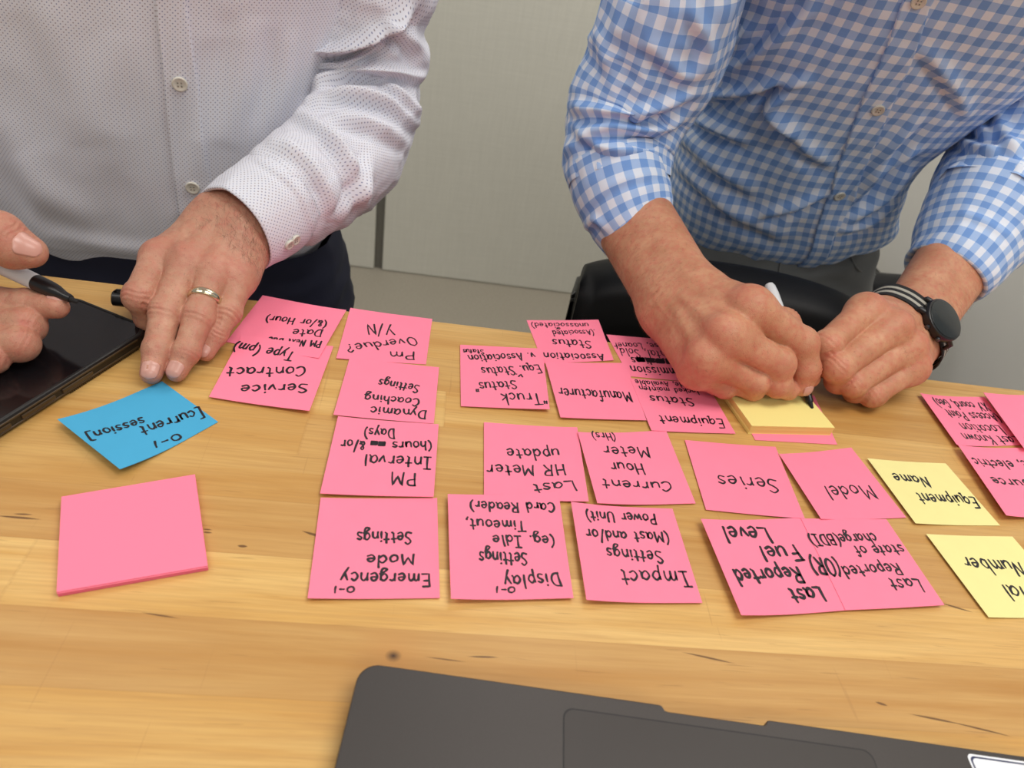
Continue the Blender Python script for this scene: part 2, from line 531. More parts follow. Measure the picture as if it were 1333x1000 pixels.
G('S', .58, [(.52, .86), (.32, 1.0), (.1, .8), (.24, .56), (.5, .34), (.4, .04), (.06, .1)])
G('T', .6, [0, (.3, 1), (.28, .0)], [0, (.0, .98), (.6, 1.0)])
G('U', .64, [(.08, 1), (.08, .2), (.3, .0), (.54, .2), (.56, 1)])
G('X', .6, [0, (.06, 1), (.54, .0)], [0, (.54, 1), (.04, .0)])
G('Y', .6, [0, (.04, 1), (.3, .5)], [0, (.58, 1), (.2, .0)])
G('0', .6, [(.3, .9), (.08, .66), (.12, .16), (.34, .04), (.54, .3), (.5, .76), (.26, .9)])
G('1', .3, [0, (.14, .95), (.12, .0)])
G('(', .32, [(.28, 1.1), (.08, .7), (.08, .2), (.26, -.14)])
G(')', .32, [(.04, 1.1), (.24, .7), (.24, .2), (.06, -.14)])
G('[', .42, [0, (.36, 1.1), (.08, 1.08), (.08, -.14), (.4, -.14)])
G(']', .42, [0, (.06, 1.1), (.34, 1.08), (.34, -.14), (.02, -.14)])
G('-', .5, [0, (.08, .42), (.42, .44)])
G('.', .22, [0, (.08, .02), (.1, .08)])
G(',', .24, [0, (.12, .1), (.04, -.16)])
G("'", .2, [0, (.1, 1.0), (.08, .76)])
G('"', .34, [0, (.08, 1.0), (.06, .74)], [0, (.24, 1.0), (.22, .74)])
G('/', .42, [0, (.38, 1.08), (.04, -.1)])
G('&', .54, [(.46, .0), (.14, .62), (.22, .86), (.36, .7), (.1, .28), (.22, .02), (.48, .3)])
G('?', .48, [(.06, .8), (.24, 1.0), (.42, .78), (.24, .5), (.22, .28)], [0, (.22, .08), (.23, .02)])
G('#', 1.0, *[[(x0, .02), (x0 + .1, .56), (x0 + .02, .1), (x0 + .16, .5), (x0 + .12, .0), (x0 + .22, .55)] for x0 in (.0, .14, .28, .42, .56, .7)])
G(' ', .42)


def ink_strokes(text, a, b, cap):
    """a, b: ends of the baseline on the paper (2-D metres); cap: letter height. Gives stroke polylines."""
    a, b = np.asarray(a, float), np.asarray(b, float)
    d = b - a; L = np.linalg.norm(d); d /= L
    up = np.array([-d[1], d[0]])
    W = sum(GL[ch][0] + 0.1 for ch in text) - 0.1
    k = L / W
    x = 0.0
    out = []
    for ch in text:
        w, sts = GL[ch]
        jy = RNG.normal(0, 0.025); js = 1 + RNG.normal(0, 0.04); sh = RNG.normal(0.03, 0.05)
        for st in sts:
            straight = st[0] == 0
            p = np.array(st[1:] if straight else st, float)
            if straight:
                q = []
                for i in range(len(p) - 1):
                    for t in np.linspace(0, 1, 6)[:-1]:
                        bow = 0.02 * math.sin(math.pi * t)
                        q.append(p[i] * (1 - t) + p[i + 1] * t + np.array([bow, 0]))
                q.append(p[-1]); p = np.array(q)
            else:
                p = catmull(p, 7)
            p[:, 1] = p[:, 1] * js + jy
            p[:, 0] = p[:, 0] + sh * p[:, 1]
            out.append(a + np.outer((x + p[:, 0]) * k, d) + np.outer(p[:, 1] * cap, up))
        x += w + 0.1
    return out


def ribbons(strokes, width, zfun):
    V, F = [], []
    for p in strokes:
        keep = [0]
        for i in range(1, len(p)):
            if np.linalg.norm(p[i] - p[keep[-1]]) > 0.00015: keep.append(i)
        p = p[keep]
        if len(p) < 2:
            p = np.array([p[0], p[0] + [0.0004, 0]])
        t = np.gradient(p, axis=0); t /= np.linalg.norm(t, axis=1)[:, None] + 1e-12
        n = np.stack([-t[:, 1], t[:, 0]], 1)
        s = np.linspace(0, 1, len(p))
        h = width * 1.32 / 2 * (0.92 + 0.16 * np.sin(s * 5 + RNG.uniform(0, 6)))
        e0 = p[0] - t[0] * width * 0.42; e1 = p[-1] + t[-1] * width * 0.42
        p = np.vstack([e0, p, e1]); n = np.vstack([n[0], n, n[-1]]); h = np.concatenate([[h[0] * 0.5], h, [h[-1] * 0.5]])
        base = len(V)
        for q in range(len(p)):
            for sg in (1, -1):
                v = p[q] + sg * n[q] * h[q]
                V.append((v[0], v[1], zfun(v)))
        for q in range(len(p) - 1):
            F.append((base + 2 * q, base + 2 * q + 1, base + 2 * q + 3, base + 2 * q + 2))
    return V, F


NOTE = 0.0762


def note(color, label, corners, z0=0.0004, lift=None, lines=(), group='sticky notes laid out on the table', pen=0.0012, n=16):
    """corners TL,TR,BR,BL as seen; lift = {'L': height, ...} lifts that edge or corner off the table."""
    lift = lift or {}
    def lz(u, v):
        z = 0.0
        for k, h in lift.items():
            e = {'L': 1 - u, 'R': u, 'T': 1 - v, 'B': v}
            if len(k) == 1: s = e[k]
            else: s = (e[k[0]] + e[k[1]]) / 2
            s = np.clip((s - 0.35) / 0.65, 0, 1)
            z = z + h * s * s
        return z
    uv = [(0, 0), (1, 0), (1, 1), (0, 1)]
    Q = [None if c is None else PZ(c[0], c[1], z0 + lz(*uv[i]))[:2] for i, c in enumerate(corners)]
    if Q[2] is None and Q[3] is None:
        d = Q[1] - Q[0]; d /= np.linalg.norm(d); pr = np.array([d[1], -d[0]])
        Q[3] = Q[0] + pr * NOTE; Q[2] = Q[1] + pr * NOTE
    if Q[1] is None: Q[1] = Q[0] + Q[2] - Q[3]
    if Q[2] is None: Q[2] = Q[1] + Q[3] - Q[0]
    if Q[3] is None: Q[3] = Q[0] + Q[2] - Q[1]
    Q = np.array(Q)
    def S(u, v):
        return (1 - u) * (1 - v) * Q[0] + u * (1 - v) * Q[1] + u * v * Q[2] + (1 - u) * v * Q[3]
    def inv(p):
        u = v = 0.5
        for _ in range(5):
            r = S(u, v) - p
            Ju = (1 - v) * (Q[1] - Q[0]) + v * (Q[2] - Q[3]); Jv = (1 - u) * (Q[3] - Q[0]) + u * (Q[2] - Q[1])
            du, dv = np.linalg.solve(np.array([Ju, Jv]).T, -r)
            u += du; v += dv
        return u, v
    c0 = S(0.5, 0.5)
    V, F = [], []
    th = 0.00022
    for lay in (0, -th):
        for j in range(n + 1):
            for i in range(n + 1):
                u, v = i / n, j / n
                p = S(u, v)
                V.append((p[0] - c0[0], p[1] - c0[1], z0 + lz(u, v) + lay + th * 0.5))
    N1 = (n + 1) ** 2
    I = lambda i, j: j * (n + 1) + i
    for j in range(n):
        for i in range(n):
            F.append((I(i, j), I(i, j + 1), I(i + 1, j + 1), I(i + 1, j)))
            F.append((N1 + I(i, j), N1 + I(i + 1, j), N1 + I(i + 1, j + 1), N1 + I(i, j + 1)))
    per = [I(i, 0) for i in range(n)] + [I(n, j) for j in range(n)] + [I(i, n) for i in range(n, 0, -1)] + [I(0, j) for j in range(n, 0, -1)]
    for a, b in zip(per, per[1:] + per[:1]):
        F.append((a, b, N1 + b, N1 + a))
    o = mesh('sticky_note', V, F, M[color], smooth=False)
    o.location = (c0[0], c0[1], TZ)
    tag(o, label, 'sticky note', group)
    st, VV, FF = [], [], []
    for ln in lines:
        t, a, b, cap = ln[:4]
        pw = ln[4] if len(ln) > 4 else pen
        za = z0 + 0.001 * bool(lift)
        A, B = PZ(a[0], a[1], z0)[:2], PZ(b[0], b[1], z0)[:2]
        mid = ((a[0] + b[0]) / 2, (a[1] + b[1]) / 2)
        d = B - A; d /= np.linalg.norm(d); up = np.array([-d[1], d[0]])
        h = abs((PZ(mid[0], mid[1] + cap, z0)[:2] - PZ(mid[0], mid[1], z0)[:2]) @ up) if len(ln) < 6 else ln[5]
        def zf(p):
            u, v = inv(p)
            return z0 + lz(np.clip(u, -.02, 1.02), np.clip(v, -.02, 1.02)) + th * 0.5 + 0.00015
        v_, f_ = ribbons(ink_strokes(t, A, B, h), pw, zf)
        b0 = len(VV)
        VV += [(p[0] - c0[0], p[1] - c0[1], p[2]) for p in v_]
        FF += [tuple(i + b0 for i in f) for f in f_]
    if VV:
        w = mesh('handwriting', VV, FF, M['ink'], smooth=False)
        w.parent = o
        w['label'] = 'black handwriting'
    return o
# ================================================================== the notes on the table
note('pink', 'pink sticky note reading Date and/or Hour, partly under the Service Contract note',
     [(342, 384.5), (451, 403.7), None, None], 0.0004, {'R': 0.002}, [('PM Next Due', (419.4, 446.5), (350.5, 439.4), 8.7),
     ('Date', (421.2, 431.2), (382.4, 429.2), 9.7),
     ('(&/or Hour)', (426.3, 419.7), (348.0, 410.8), 8.9)])
note('pink', 'pink sticky note reading Service Contract Type (PM)',
     [(315, 436), (434, 451), (402.8, 535), (272, 516.6)], 0.0012, {'BR': 0.003, 'L': 0.001}, [('Service', (401.5, 501.3), (314.8, 502.6), 12.8, 0.0014),
     ('Contract', (399.0, 478.4), (297.0, 479.6), 13.3, 0.0014),
     ('Type (pm)', (384.9, 459.2), (308.4, 446.5), 12.2, 0.0013)])
note('pink', 'pink sticky note reading PM Overdue? Y/N',
     [(456, 401), (562.7, 415.4), (554.5, 474.5), (437.7, 466.4)], 0.0004, {'L': 0.001}, [('Pm', (540.5, 458.7), (506.1, 458.0), 10.2),
     ('Overdue?', (539.2, 438.9), (450.0, 450.3), 10.7),
     ('Y/N', (512.5, 423.0), (475.5, 422.3), 13.3)])
note('pink', 'pink sticky note reading Dynamic Coaching Settings',
     [(455, 466.4), (571.6, 478.4), (564.7, 551.6), (434, 540)], 0.0012, {'BL': 0.003}, [('Dynamic', (555.8, 535.2), (483.1, 530.6), 11.5),
     ('Coaching', (546.9, 519.9), (475.5, 514.1), 10.2),
     ('Settings', (546.9, 502.1), (494.6, 493.7), 10.7)])
note('pink', 'pink sticky note reading PM Interval, hours and/or Days',
     [(440, 542), (571, 552.5), (564.5, 647), (416.6, 642.5)], 0.002, {'L': 0.0015}, [('PM', (542.0, 617.0), (509.0, 615.5), 16.5),
     ('Interval', (561.5, 596.0), (474.5, 592.4), 15.6),
     ('(hours', (561.5, 575.0), (510.5, 575.6), 12.0),
     ('##', (501.5, 575.6), (482.0, 575.0), 9.6, 0.001),
     ('&/or', (476.0, 575.6), (444.5, 574.4), 12.6),
     ('Days)', (513.5, 559.1), (474.5, 558.5), 12.6)])
note('pink', 'pink sticky note reading Emergency Mode Settings',
     [(417.5, 648), (569, 648.5), (572.6, 778.7), (400.4, 779)], 0.0004, {'L': 0.0015, 'B': 0.001}, [('0-1', (462.5, 765.5), (434.0, 765.5), 9.0, 0.001),
     ('Emergency', (560.0, 748.1), (444.5, 746.6), 17.1),
     ('Mode', (539.9, 722.6), (477.5, 723.5), 15.0),
     ('Settings', (536.6, 692.9), (464.0, 693.5), 15.6)])
note('pink', 'pink sticky note reading Display Settings, Idle Timeout, Card Reader',
     [(582.8, 643.4), (727, 641), (746.6, 778.7), (587, 779.6)], 0.002, {'L': 0.003, 'B': 0.001}, [('0-1', (671.0, 765.5), (644.0, 765.5), 8.4, 0.001),
     ('Display', (726.5, 746.6), (654.5, 751.1), 18.6),
     ('Settings', (686.0, 721.1), (623.0, 719.0), 17.4),
     ('(eg. Idle', (720.5, 698.0), (641.0, 698.0), 13.8),
     ('Timeout,', (683.0, 678.5), (605.0, 677.6), 13.5),
     ('Card Reader)', (721.4, 655.4), (611.0, 654.5), 12.6)])
note('pink', 'pink sticky note reading Impact Settings, Mast and/or Power Unit',
     [(743.3, 653.4), (875.3, 662.4), (914.3, 785), (763.4, 781)], 0.002, {'L': 0.0035}, [('Impact', (893.6, 744.6), (806.0, 743.1), 19.8),
     ('Settings', (860.0, 717.6), (788.0, 715.5), 15.6),
     ('(Mast and/or', (868.4, 693.6), (760.4, 692.1), 13.8),
     ('Power Unit)', (852.5, 669.9), (760.4, 667.5), 13.2)])
note('pink', 'pink sticky note reading Last HR Meter update',
     [(630, 549.8), (751.4, 556.4), (766.4, 653), None], 0.0012, {'R': 0.002}, [('Last', (746.0, 627.5), (692.0, 631.1), 13.8),
     ('HR Meter', (734.0, 606.5), (633.5, 605.6), 13.8),
     ('update', (726.5, 585.5), (659.0, 584.6), 13.8)])
note('pink', 'pink sticky note reading Current Hour Meter (Hrs)',
     [(752, 562.5), (867, 560.4), (905.6, 655.5), (777.5, 655)], 0.0014, {'L': 0.0035}, [('Current', (873.5, 627.6), (782.0, 627.0), 12.6),
     ('Hour', (836.0, 604.5), (792.5, 603.6), 13.8),
     ('Meter', (843.5, 582.6), (783.5, 582.6), 13.8),
     ('(Hrs)', (799.4, 565.5), (768.5, 565.2), 9.6, 0.0009)])
note('pink', 'pink sticky note reading Truck Status v. Equ. Status v. Association Status',
     [(599, 449), (706, 454), (715.7, 533), (600, 528.8)], 0.0012, {'BR': 0.0025}, [('"Truck', (709.7, 514.0), (651.2, 513.4), 14.2),
     ('Status"', (671.2, 496.3), (615.6, 498.3), 12.0),
     ('v.', (681.2, 488.4), (670.6, 487.2), 6.3),
     ('Equ. Status', (701.1, 475.5), (625.6, 479.2), 11.4),
     ('v. Association', (694.0, 459.3), (608.5, 463.3), 9.7),
     ('Status', (629.0, 455.6), (602.2, 455.0), 5.7, 0.001)])
note('pink', 'pink sticky note reading Association Status, associated or unassociated',
     [(685.5, 417), (779, 416.2), (799, 469), (707, 473)], 0.0004, {'R': 0.001}, [('Association', (784.6, 462.1), (706.8, 459.3), 9.1),
     ('Status', (768.7, 444.5), (718.2, 441.9), 9.7),
     ('.(Associated', (773.8, 430.5), (718.2, 430.5), 6.8, 0.0009),
     ('or', (728.8, 426.5), (723.4, 426.2), 4.0, 0.0009),
     ('unassociated)', (765.2, 421.7), (690.6, 420.5), 6.3, 0.0009)])
note('pink', 'pink sticky note reading Manufacturer',
     [(709.7, 471.3), (814.6, 472.7), (841.6, 547.3), (729.6, 543.4)], 0.002, {'L': 0.001}, [('Manufacturer', (819.4, 511.1), (725.9, 506.0), 13.1)])
note('pink', 'pink sticky note reading Commission, Rental, Sold, under the writing hand',
     [(789.5, 435.6), (882, 442.5), (916, 498), (819, 489.8)], 0.0004, {'R': 0.001}, [('Commission', (896.2, 481.2), (819.4, 476.8), 11.2),
     ('"Reservations', (892.5, 468.5), (820.5, 465.5), 9.0),
     ('####', (875.6, 468.5), (826.9, 465.5), 9.8, 0.0013),
     ('Rental, Sold,', (879.4, 458.8), (801.8, 453.1), 9.8, 0.0009),
     ('Lease, Loaner', (873.8, 447.5), (798.0, 446.8), 7.5, 0.0009)])
note('pink', 'pink sticky note reading Equipment Status, locked, mode, Available',
     [(820, 492.6), (919, 498), (957.6, 564.7), (848, 560.5)], 0.0012, {'L': 0.001}, [('Equipment', (940.5, 546.2), (856.5, 541.9), 10.8),
     ('Status', (900.6, 518.6), (844.5, 516.3), 10.3),
     ('.locked mainten', (910.6, 507.4), (830.8, 503.7), 6.3, 0.0009),
     ('mode, Available', (902.0, 499.2), (825.7, 496.0), 6.3, 0.0009)])
note('pink', 'pink sticky note reading Series',
     [(891.5, 573), (1009.5, 581.8), (1047.5, 675), (919, 663.7)], 0.0012, {'R': 0.0015}, [('Series', (1009.9, 625.3), (931.7, 617.8), 17.0)])
note('pink', 'pink sticky note reading Model',
     [(1014, 591), (1108, 582.8), (1179.8, 674), (1068.7, 675.6)], 0.0008, {'L': 0.003}, [('Model', (1131.6, 632.1), (1069.7, 633.8), 17.7)])
note('pink', 'pink sticky note reading Last Reported Fuel Level in bold writing',
     [(912.3, 675.6), (1042, 674), (1102.6, 794.6), (965, 801)], 0.002, {'L': 0.004}, [('Last', (1067.0, 765.0), (1024.5, 767.4), 20.4, 0.0017),
     ('Reported', (1038.1, 738.5), (950.7, 745.3), 19.7, 0.0017),
     ('Fuel', (1033.7, 709.6), (986.1, 713.0), 20.4, 0.0017),
     ('Level', (996.3, 686.5), (936.1, 687.8), 21.1, 0.0017)])
note('pink', 'pink sticky note reading Last Reported State of Charge (BDI)',
     [(1042.5, 675), (1153.6, 676), (1229.4, 787.8), (1100.6, 794.6)], 0.0024, {'R': 0.001}, [('Last', (1195.5, 755.8), (1154.7, 753.1), 15.6),
     ('Reported', (1167.3, 734.1), (1093.5, 737.5), 15.6),
     ('(OR)', (1088.1, 728.6), (1051.7, 725.2), 21.1, 0.0015),
     ('state of', (1171.7, 710.3), (1109.5, 712.0), 13.6),
     ('charge(BDI)', (1136.7, 695.0), (1050.0, 696.7), 14.3)])
note('yellow', 'yellow sticky note reading Equipment Name',
     [(1129, 596.7), (1231, 603.5), (1301.8, 684.4), (1191.7, 681.4)], 0.0004, {'L': 0.002}, [('Equipment', (1268.4, 648.0), (1190.6, 642.2), 13.5, 0.0013),
     ('Name', (1205.3, 621.5), (1159.4, 617.9), 12.6, 0.0013)])
note('yellow', 'yellow sticky note reading Serial Number, cut by the right edge',
     [(1205.6, 695.3), (1317.8, 698.7), None, (1287, 803.8)], 0.0004, {'L': 0.0015}, [('Serial', (1371.3, 768.1), (1300.9, 761.3), 19.0, 0.0013),
     ('Number', (1326.8, 732.7), (1249.9, 725.9), 17.7, 0.0013)])
note('pink', 'pink sticky note reading Last Known Location',
     [(1197.8, 511.9), (1281.9, 517), (1329.6, 579.5), (1245.5, 579)], 0.0004, {'L': 0.004}, [('Last Known', (1322.4, 568.8), (1248.5, 566.3), 11.2),
     ('Location', (1299.9, 554.0), (1246.2, 552.2), 11.5),
     ('(Access Point', (1296.3, 539.6), (1227.5, 534.9), 10.1),
     ('XY coord, Geo)', (1281.0, 525.2), (1211.3, 521.2), 10.1)])
note('pink', 'pink sticky note reading source and electric, at the right edge',
     [(1246.8, 579), (1345, 583), (1412, 673), (1309.8, 671)], 0.0014, {'L': 0.005}, [('Source', (1350.3, 626.0), (1285.1, 624.6), 11.2, 0.0014),
     ('c, electric', (1334.1, 600.8), (1260.3, 600.5), 11.2, 0.0014)])
note('pink', 'blank pink sticky note at the far right edge beside Last Known Location',
     [(1280, 511), (1372, 514.5), (1425, 590), (1333, 584)], 0.0022, {'L': 0.004}, [])
note('pink', 'pink sticky note sticking out under the yellow pad',
     [(950, 510), (1060, 515), (1090, 579), (983, 573)], 0.0004, {}, [])
note('blue', 'blue sticky note reading 0-1 current session under the fingertips',
     [(74.6, 546), (211, 496.5), (284, 549.4), (156, 611)], 0.0004, {'L': 0.006}, [('0-1', (233.0, 563.8), (197.8, 577.3), 9.6),
     ('[current', (260.8, 531.2), (180.8, 557.4), 14.1),
     ('session]', (185.6, 543.4), (112.6, 571.2), 12.8)])
# ================================================================== pads, phone, laptop, markers, chairs
def pad(name, label, corners, h, matname):
    Q = [PZ(c[0], c[1], h)[:2] for c in corners]
    Q = np.array(Q)
    c0 = Q.mean(0)
    V, F = [], []
    lays = 7
    for k in range(lays + 1):
        z = 0.0002 + (h - 0.0002) * k / lays
        j = RNG.normal(0, 0.00012, 2) if 0 < k < lays else np.zeros(2)
        for q in Q:
            V.append((q[0] - c0[0] + j[0], q[1] - c0[1] + j[1], z))
    for k in range(lays):
        for i in range(4):
            a, b = k * 4 + i, k * 4 + (i + 1) % 4
            F.append((b, a, a + 4, b + 4))
    F.append((0, 1, 2, 3)); F.append((lays * 4 + 3, lays * 4 + 2, lays * 4 + 1, lays * 4))
    o = mesh(name, V, F, M[matname], smooth=False)
    o.location = (c0[0], c0[1], TZ)
    tag(o, label, 'sticky note pad')
    return o


pad('sticky_note_pad', 'blank pink sticky note pad on the bare wood at lower left', [(80, 646.7), (253.8, 617.6), (270.4, 736.6), (73.6, 771)], 0.0045, 'pink_pad')
_b, _c = PZ(978.8, 554.4, 0.0095)[:2], PZ(1087, 557, 0.0095)[:2]
_a = PZ(945, 507.5, 0.0095)[:2]
_d = (_a - _b) / np.linalg.norm(_a - _b) * 0.0762
_t = [_b + _d, _c + _d, _c, _b]
_px = [pj(np.array([q[0], q[1], TZ + 0.0095])) for q in _t]
pad('sticky_note_pad', 'thick yellow sticky note pad under the writing hand', _px, 0.0095, 'yellow_pad')


def rounded_rect(cx, cy, w, h, r, n=8):
    out = []
    for (sx, sy, a0) in ((1, 1, 0), (-1, 1, 90), (-1, -1, 180), (1, -1, 270)):
        for k in range(n + 1):
            a = math.radians(a0 + 90 * k / n)
            out.append((cx + sx * (w / 2 - r) + r * math.cos(a), cy + sy * (h / 2 - r) + r * math.sin(a)))
    return out


def slab(outline, levels):
    """levels: [(z, inset)...] from the bottom up; closed top and bottom."""
    o = np.array(outline); c = (o.max(0) + o.min(0)) / 2
    half = (o.max(0) - o.min(0)) / 2
    V, F = [], []
    n = len(o)
    for (z, ins) in levels:
        s = (half - ins) / half
        for p in (o - c) * s + c:
            V.append((p[0], p[1], z))
    for k in range(len(levels) - 1):
        for i in range(n):
            a, b = k * n + i, k * n + (i + 1) % n
            F.append((a, b, b + n, a + n))
    F.append(tuple(range(n - 1, -1, -1)))
    F.append(tuple((len(levels) - 1) * n + i for i in range(n)))
    return V, F


def local_frame(o, origin, xdir):
    x = np.array([xdir[0], xdir[1], 0.0]); x /= np.linalg.norm(x)
    y = np.array([-x[1], x[0], 0.0])
    mm = Matrix.Identity(4)
    for i in range(3):
        mm[i][0], mm[i][1], mm[i][2], mm[i][3] = x[i], y[i], (0, 0, 1)[i], origin[i]
    o.matrix_world = mm


def child(name, V, F, mat, parent, smooth=False, uv=None):
    o = mesh(name, V, F, mat, smooth=smooth, uv=uv)
    o.parent = parent
    return o


# --- phone in a rugged tinted case
M['screen'] = simple('dark_glass_screen', srgb(14, 14, 17), 0.12, 0.02, Specular_IOR_Level=0.5)
M['case'] = simple('smoky_brown_phone_case', srgb(70, 54, 34), 0.28, 0.12, 40)
M['case_dark'] = simple('black_phone_case_bumper', srgb(22, 20, 18), 0.4, 0.1)
p1_, p0_ = PZ(191, 431, 0.012), PZ(2, 549, 0.012)
d = (p1_ - p0_)[:2]; d /= np.linalg.norm(d)
PL, PW = 0.168, 0.084
corner = p1_[:2] + d * 0.006           # far right corner of the case
phone = empty('smartphone', (0, 0, 0))
tag(phone, 'smartphone lying screen up in a dark tinted case at left edge', 'phone')
# local x runs along the long side away from the viewer, y to the left
local_frame(phone, (corner[0], corner[1], TZ), d)
R_ = rounded_rect(-PL / 2, PW / 2, PL, PW, 0.013)
V, F = slab(R_, [(0.0004, 0.0012), (0.002, 0.0), (0.0105, 0.0), (0.0118, 0.0006), (0.0122, 0.0014), (0.0122, 0.0028), (0.0108, 0.0034)])
child('case', V, F, M['case_dark'], phone)
V, F = slab(rounded_rect(-PL / 2, PW / 2, PL - 0.006, PW - 0.006, 0.0105), [(0.0106, 0), (0.0116, 0.0), (0.0119, 0.0004)])
child('screen', V, F, M['screen'], phone)
bm = bmesh.new()
add_box(bm, (-PL + 0.016, -0.0006, 0.0022), (-0.016, 0.0006, 0.0040), 0.0004, 1)
add_box(bm, (-PL + 0.016, -0.0006, 0.0086), (-0.016, 0.0006, 0.0104), 0.0004, 1)
for k in range(40):
    s = -0.018 - k * 0.0016
    add_box(bm, (s, -0.0005, 0.0006), (s + 0.0007, 0.0005, 0.0022))
o = bm_obj('side_bumper', bm, M['case'], None); o.parent = phone
for (s0, s1) in ((-0.118, -0.092), (-0.086, -0.060), (-0.138, -0.126)):
    bm = bmesh.new()
    add_box(bm, (s0, -0.0013, 0.0046), (s1, 0.0006, 0.0078), 0.0006, 2)
    o = bm_obj('side_button', bm, M['case'], None); o.parent = phone

# --- laptop
m = NT('space_grey_aluminium')
nf = m.noise(m.coord(), 2600, 2)
m.out(m.mix(nf, srgb(66, 62, 60), srgb(76, 72, 70)), 0.42, Metallic=0.55)
M['alu'] = m.mat
M['alu_pad'] = simple('trackpad_glass', srgb(64, 60, 58), 0.38, 0.02, Metallic=0.4)
M['groove'] = simple('dark_groove', srgb(26, 25, 26), 0.6, 0.05)
M['key'] = simple('black_keycap', srgb(18, 18, 19), 0.5, 0.1)
LH = 0.0160
a_, b_ = PZ(497, 865.5, LH), PZ(1333, 984.5, LH)
d = (b_ - a_)[:2]; d /= np.linalg.norm(d)
lap = empty('laptop', (0, 0, 0))
tag(lap, 'open grey laptop in the foreground, trackpad edge towards the notes', 'laptop')
nrm = np.array([-d[1], d[0]])
crn = PZ(486, 861, LH)[:2]
e_ = PZ(455, 1000, LH)[:2]
s_side = (e_ - crn); s_side /= np.linalg.norm(s_side)
o0 = a_[:2] - d * 0.011
local_frame(lap, (o0[0], o0[1], TZ), d)     # x along the front edge to the right, -y towards the viewer
LD = 0.245
inv = lap.matrix_world.inverted()
def L2(px, py):
    w = PZ(px, py, LH); return inv @ Vector(w)
# outline with the finger scoop in the front edge
sc0, sc1 = L2(862, 919).x, L2(1000, 944).x
LW = sc0 + sc1
n0, n1 = L2(872, 922), L2(992, 943)
out_ = []
R_ = 0.0105
for k in range(9):
    a = math.radians(180 - 90 * k / 8); out_.append((R_ + R_ * math.cos(a), -R_ + R_ * math.sin(a)))
sd = 0.0032
for (x_, y_) in ((sc0 - 0.0015, 0), (sc0 - 0.0003, -0.0004), (sc0 + 0.0012, -sd + 0.0004), (sc0 + 0.003, -sd), (sc1 - 0.003, -sd), (sc1 - 0.0012, -sd + 0.0004), (sc1 + 0.0003, -0.0004), (sc1 + 0.0015, 0)):
    out_.append((x_, y_))
for k in range(9):
    a = math.radians(90 - 90 * k / 8); out_.append((LW - R_ + R_ * math.cos(a), -R_ + R_ * math.sin(a)))
for (cx, cy, a0) in ((LW - R_, -LD + R_, 0), (R_, -LD + R_, -90)):
    for k in range(9):
        a = math.radians(a0 - 90 * k / 8); out_.append((cx + R_ * math.cos(a), cy + R_ * math.sin(a)))
out_ = out_[::-1]
V, F = slab(out_, [(0.0020, 0.004), (0.0035, 0.0012), (0.0055, 0.0), (LH - 0.0008, 0.0), (LH - 0.0002, 0.0003), (LH, 0.0008)])
child('base', V, F, M['alu'], lap)
t0, t1 = L2(733, 913), L2(1137, 985)
tw = t1.x - t0.x
tc = ((t0.x + t1.x) / 2, (t0.y + t1.y) / 2 - 0.042)
g = rounded_rect(tc[0], tc[1], tw, 0.084, 0.0055)
V, F = slab(g, [(LH - 0.0006, 0), (LH + 0.00008, 0)])
child('trackpad_groove', V, F, M['groove'], lap)
V, F = slab(g, [(LH - 0.0006, 0.0007), (LH + 0.00016, 0.0007)])
child('trackpad', V, F, M['alu_pad'], lap)
kb = bmesh.new()
add_box(kb, (0.026, -0.212, LH - 0.0002), (LW - 0.026, -0.105, LH + 0.0001))
kbo = bm_obj('keyboard_well', kb, M['groove'], None); kbo.parent = lap
kb = bmesh.new()
for r in range(6):
    for q in range(14):
        x0 = 0.0275 + q * 0.0193
        add_box(kb, (x0, -0.124 - r * 0.0175, LH), (x0 + 0.0168, -0.109 - r * 0.0175, LH + 0.0011), 0.0008, 1)
kk = bm_obj('keys', kb, M['key'], None); kk.parent = lap; kk['kind'] = 'stuff'
# lid, opened away towards the viewer's side (outside the picture)
th = math.radians(118)
lid = bmesh.new()
add_box(lid, (0.001, 0, 0), (LW - 0.001, 0.222, 0.0045), 0.0015, 2)
rot = Matrix.Translation((0, -LD + 0.004, LH + 0.001)) @ Matrix.Rotation(th, 4, 'X')
lid.transform(rot)
lo = bm_obj('lid', lid, M['alu'], None); lo.parent = lap
sc_ = bmesh.new()
add_box(sc_, (0.006, 0.008, 0.0044), (LW - 0.006, 0.216, 0.0049), 0.0002, 1)
sc_.transform(rot)
so = bm_obj('screen', sc_, M['screen'], None); so.parent = lap
# sticker on the palm rest
M['sticker_white'] = simple('white_sticker_vinyl', srgb(236, 238, 242), 0.4, 0.02)
M['sticker_navy'] = simple('navy_sticker_print', srgb(34, 44, 84), 0.4, 0.05)
s0 = L2(1256, 983)
sk = rounded_rect(s0.x + 0.030, s0.y - 0.012, 0.058, 0.026, 0.003)
stk = empty('sticker', (0, 0, 0)); stk.parent = lap
V, F = slab(sk, [(LH, 0), (LH + 0.00012, 0)])
child('backing', V, F, M['sticker_white'], stk)
V, F = slab(sk, [(LH + 0.00010, 0.0011), (LH + 0.00018, 0.0011)])
child('border', V, F, M['sticker_navy'], stk)
V, F = slab(sk, [(LH + 0.00016, 0.0021), (LH + 0.00024, 0.0021)])
child('face', V, F, M['sticker_white'], stk)

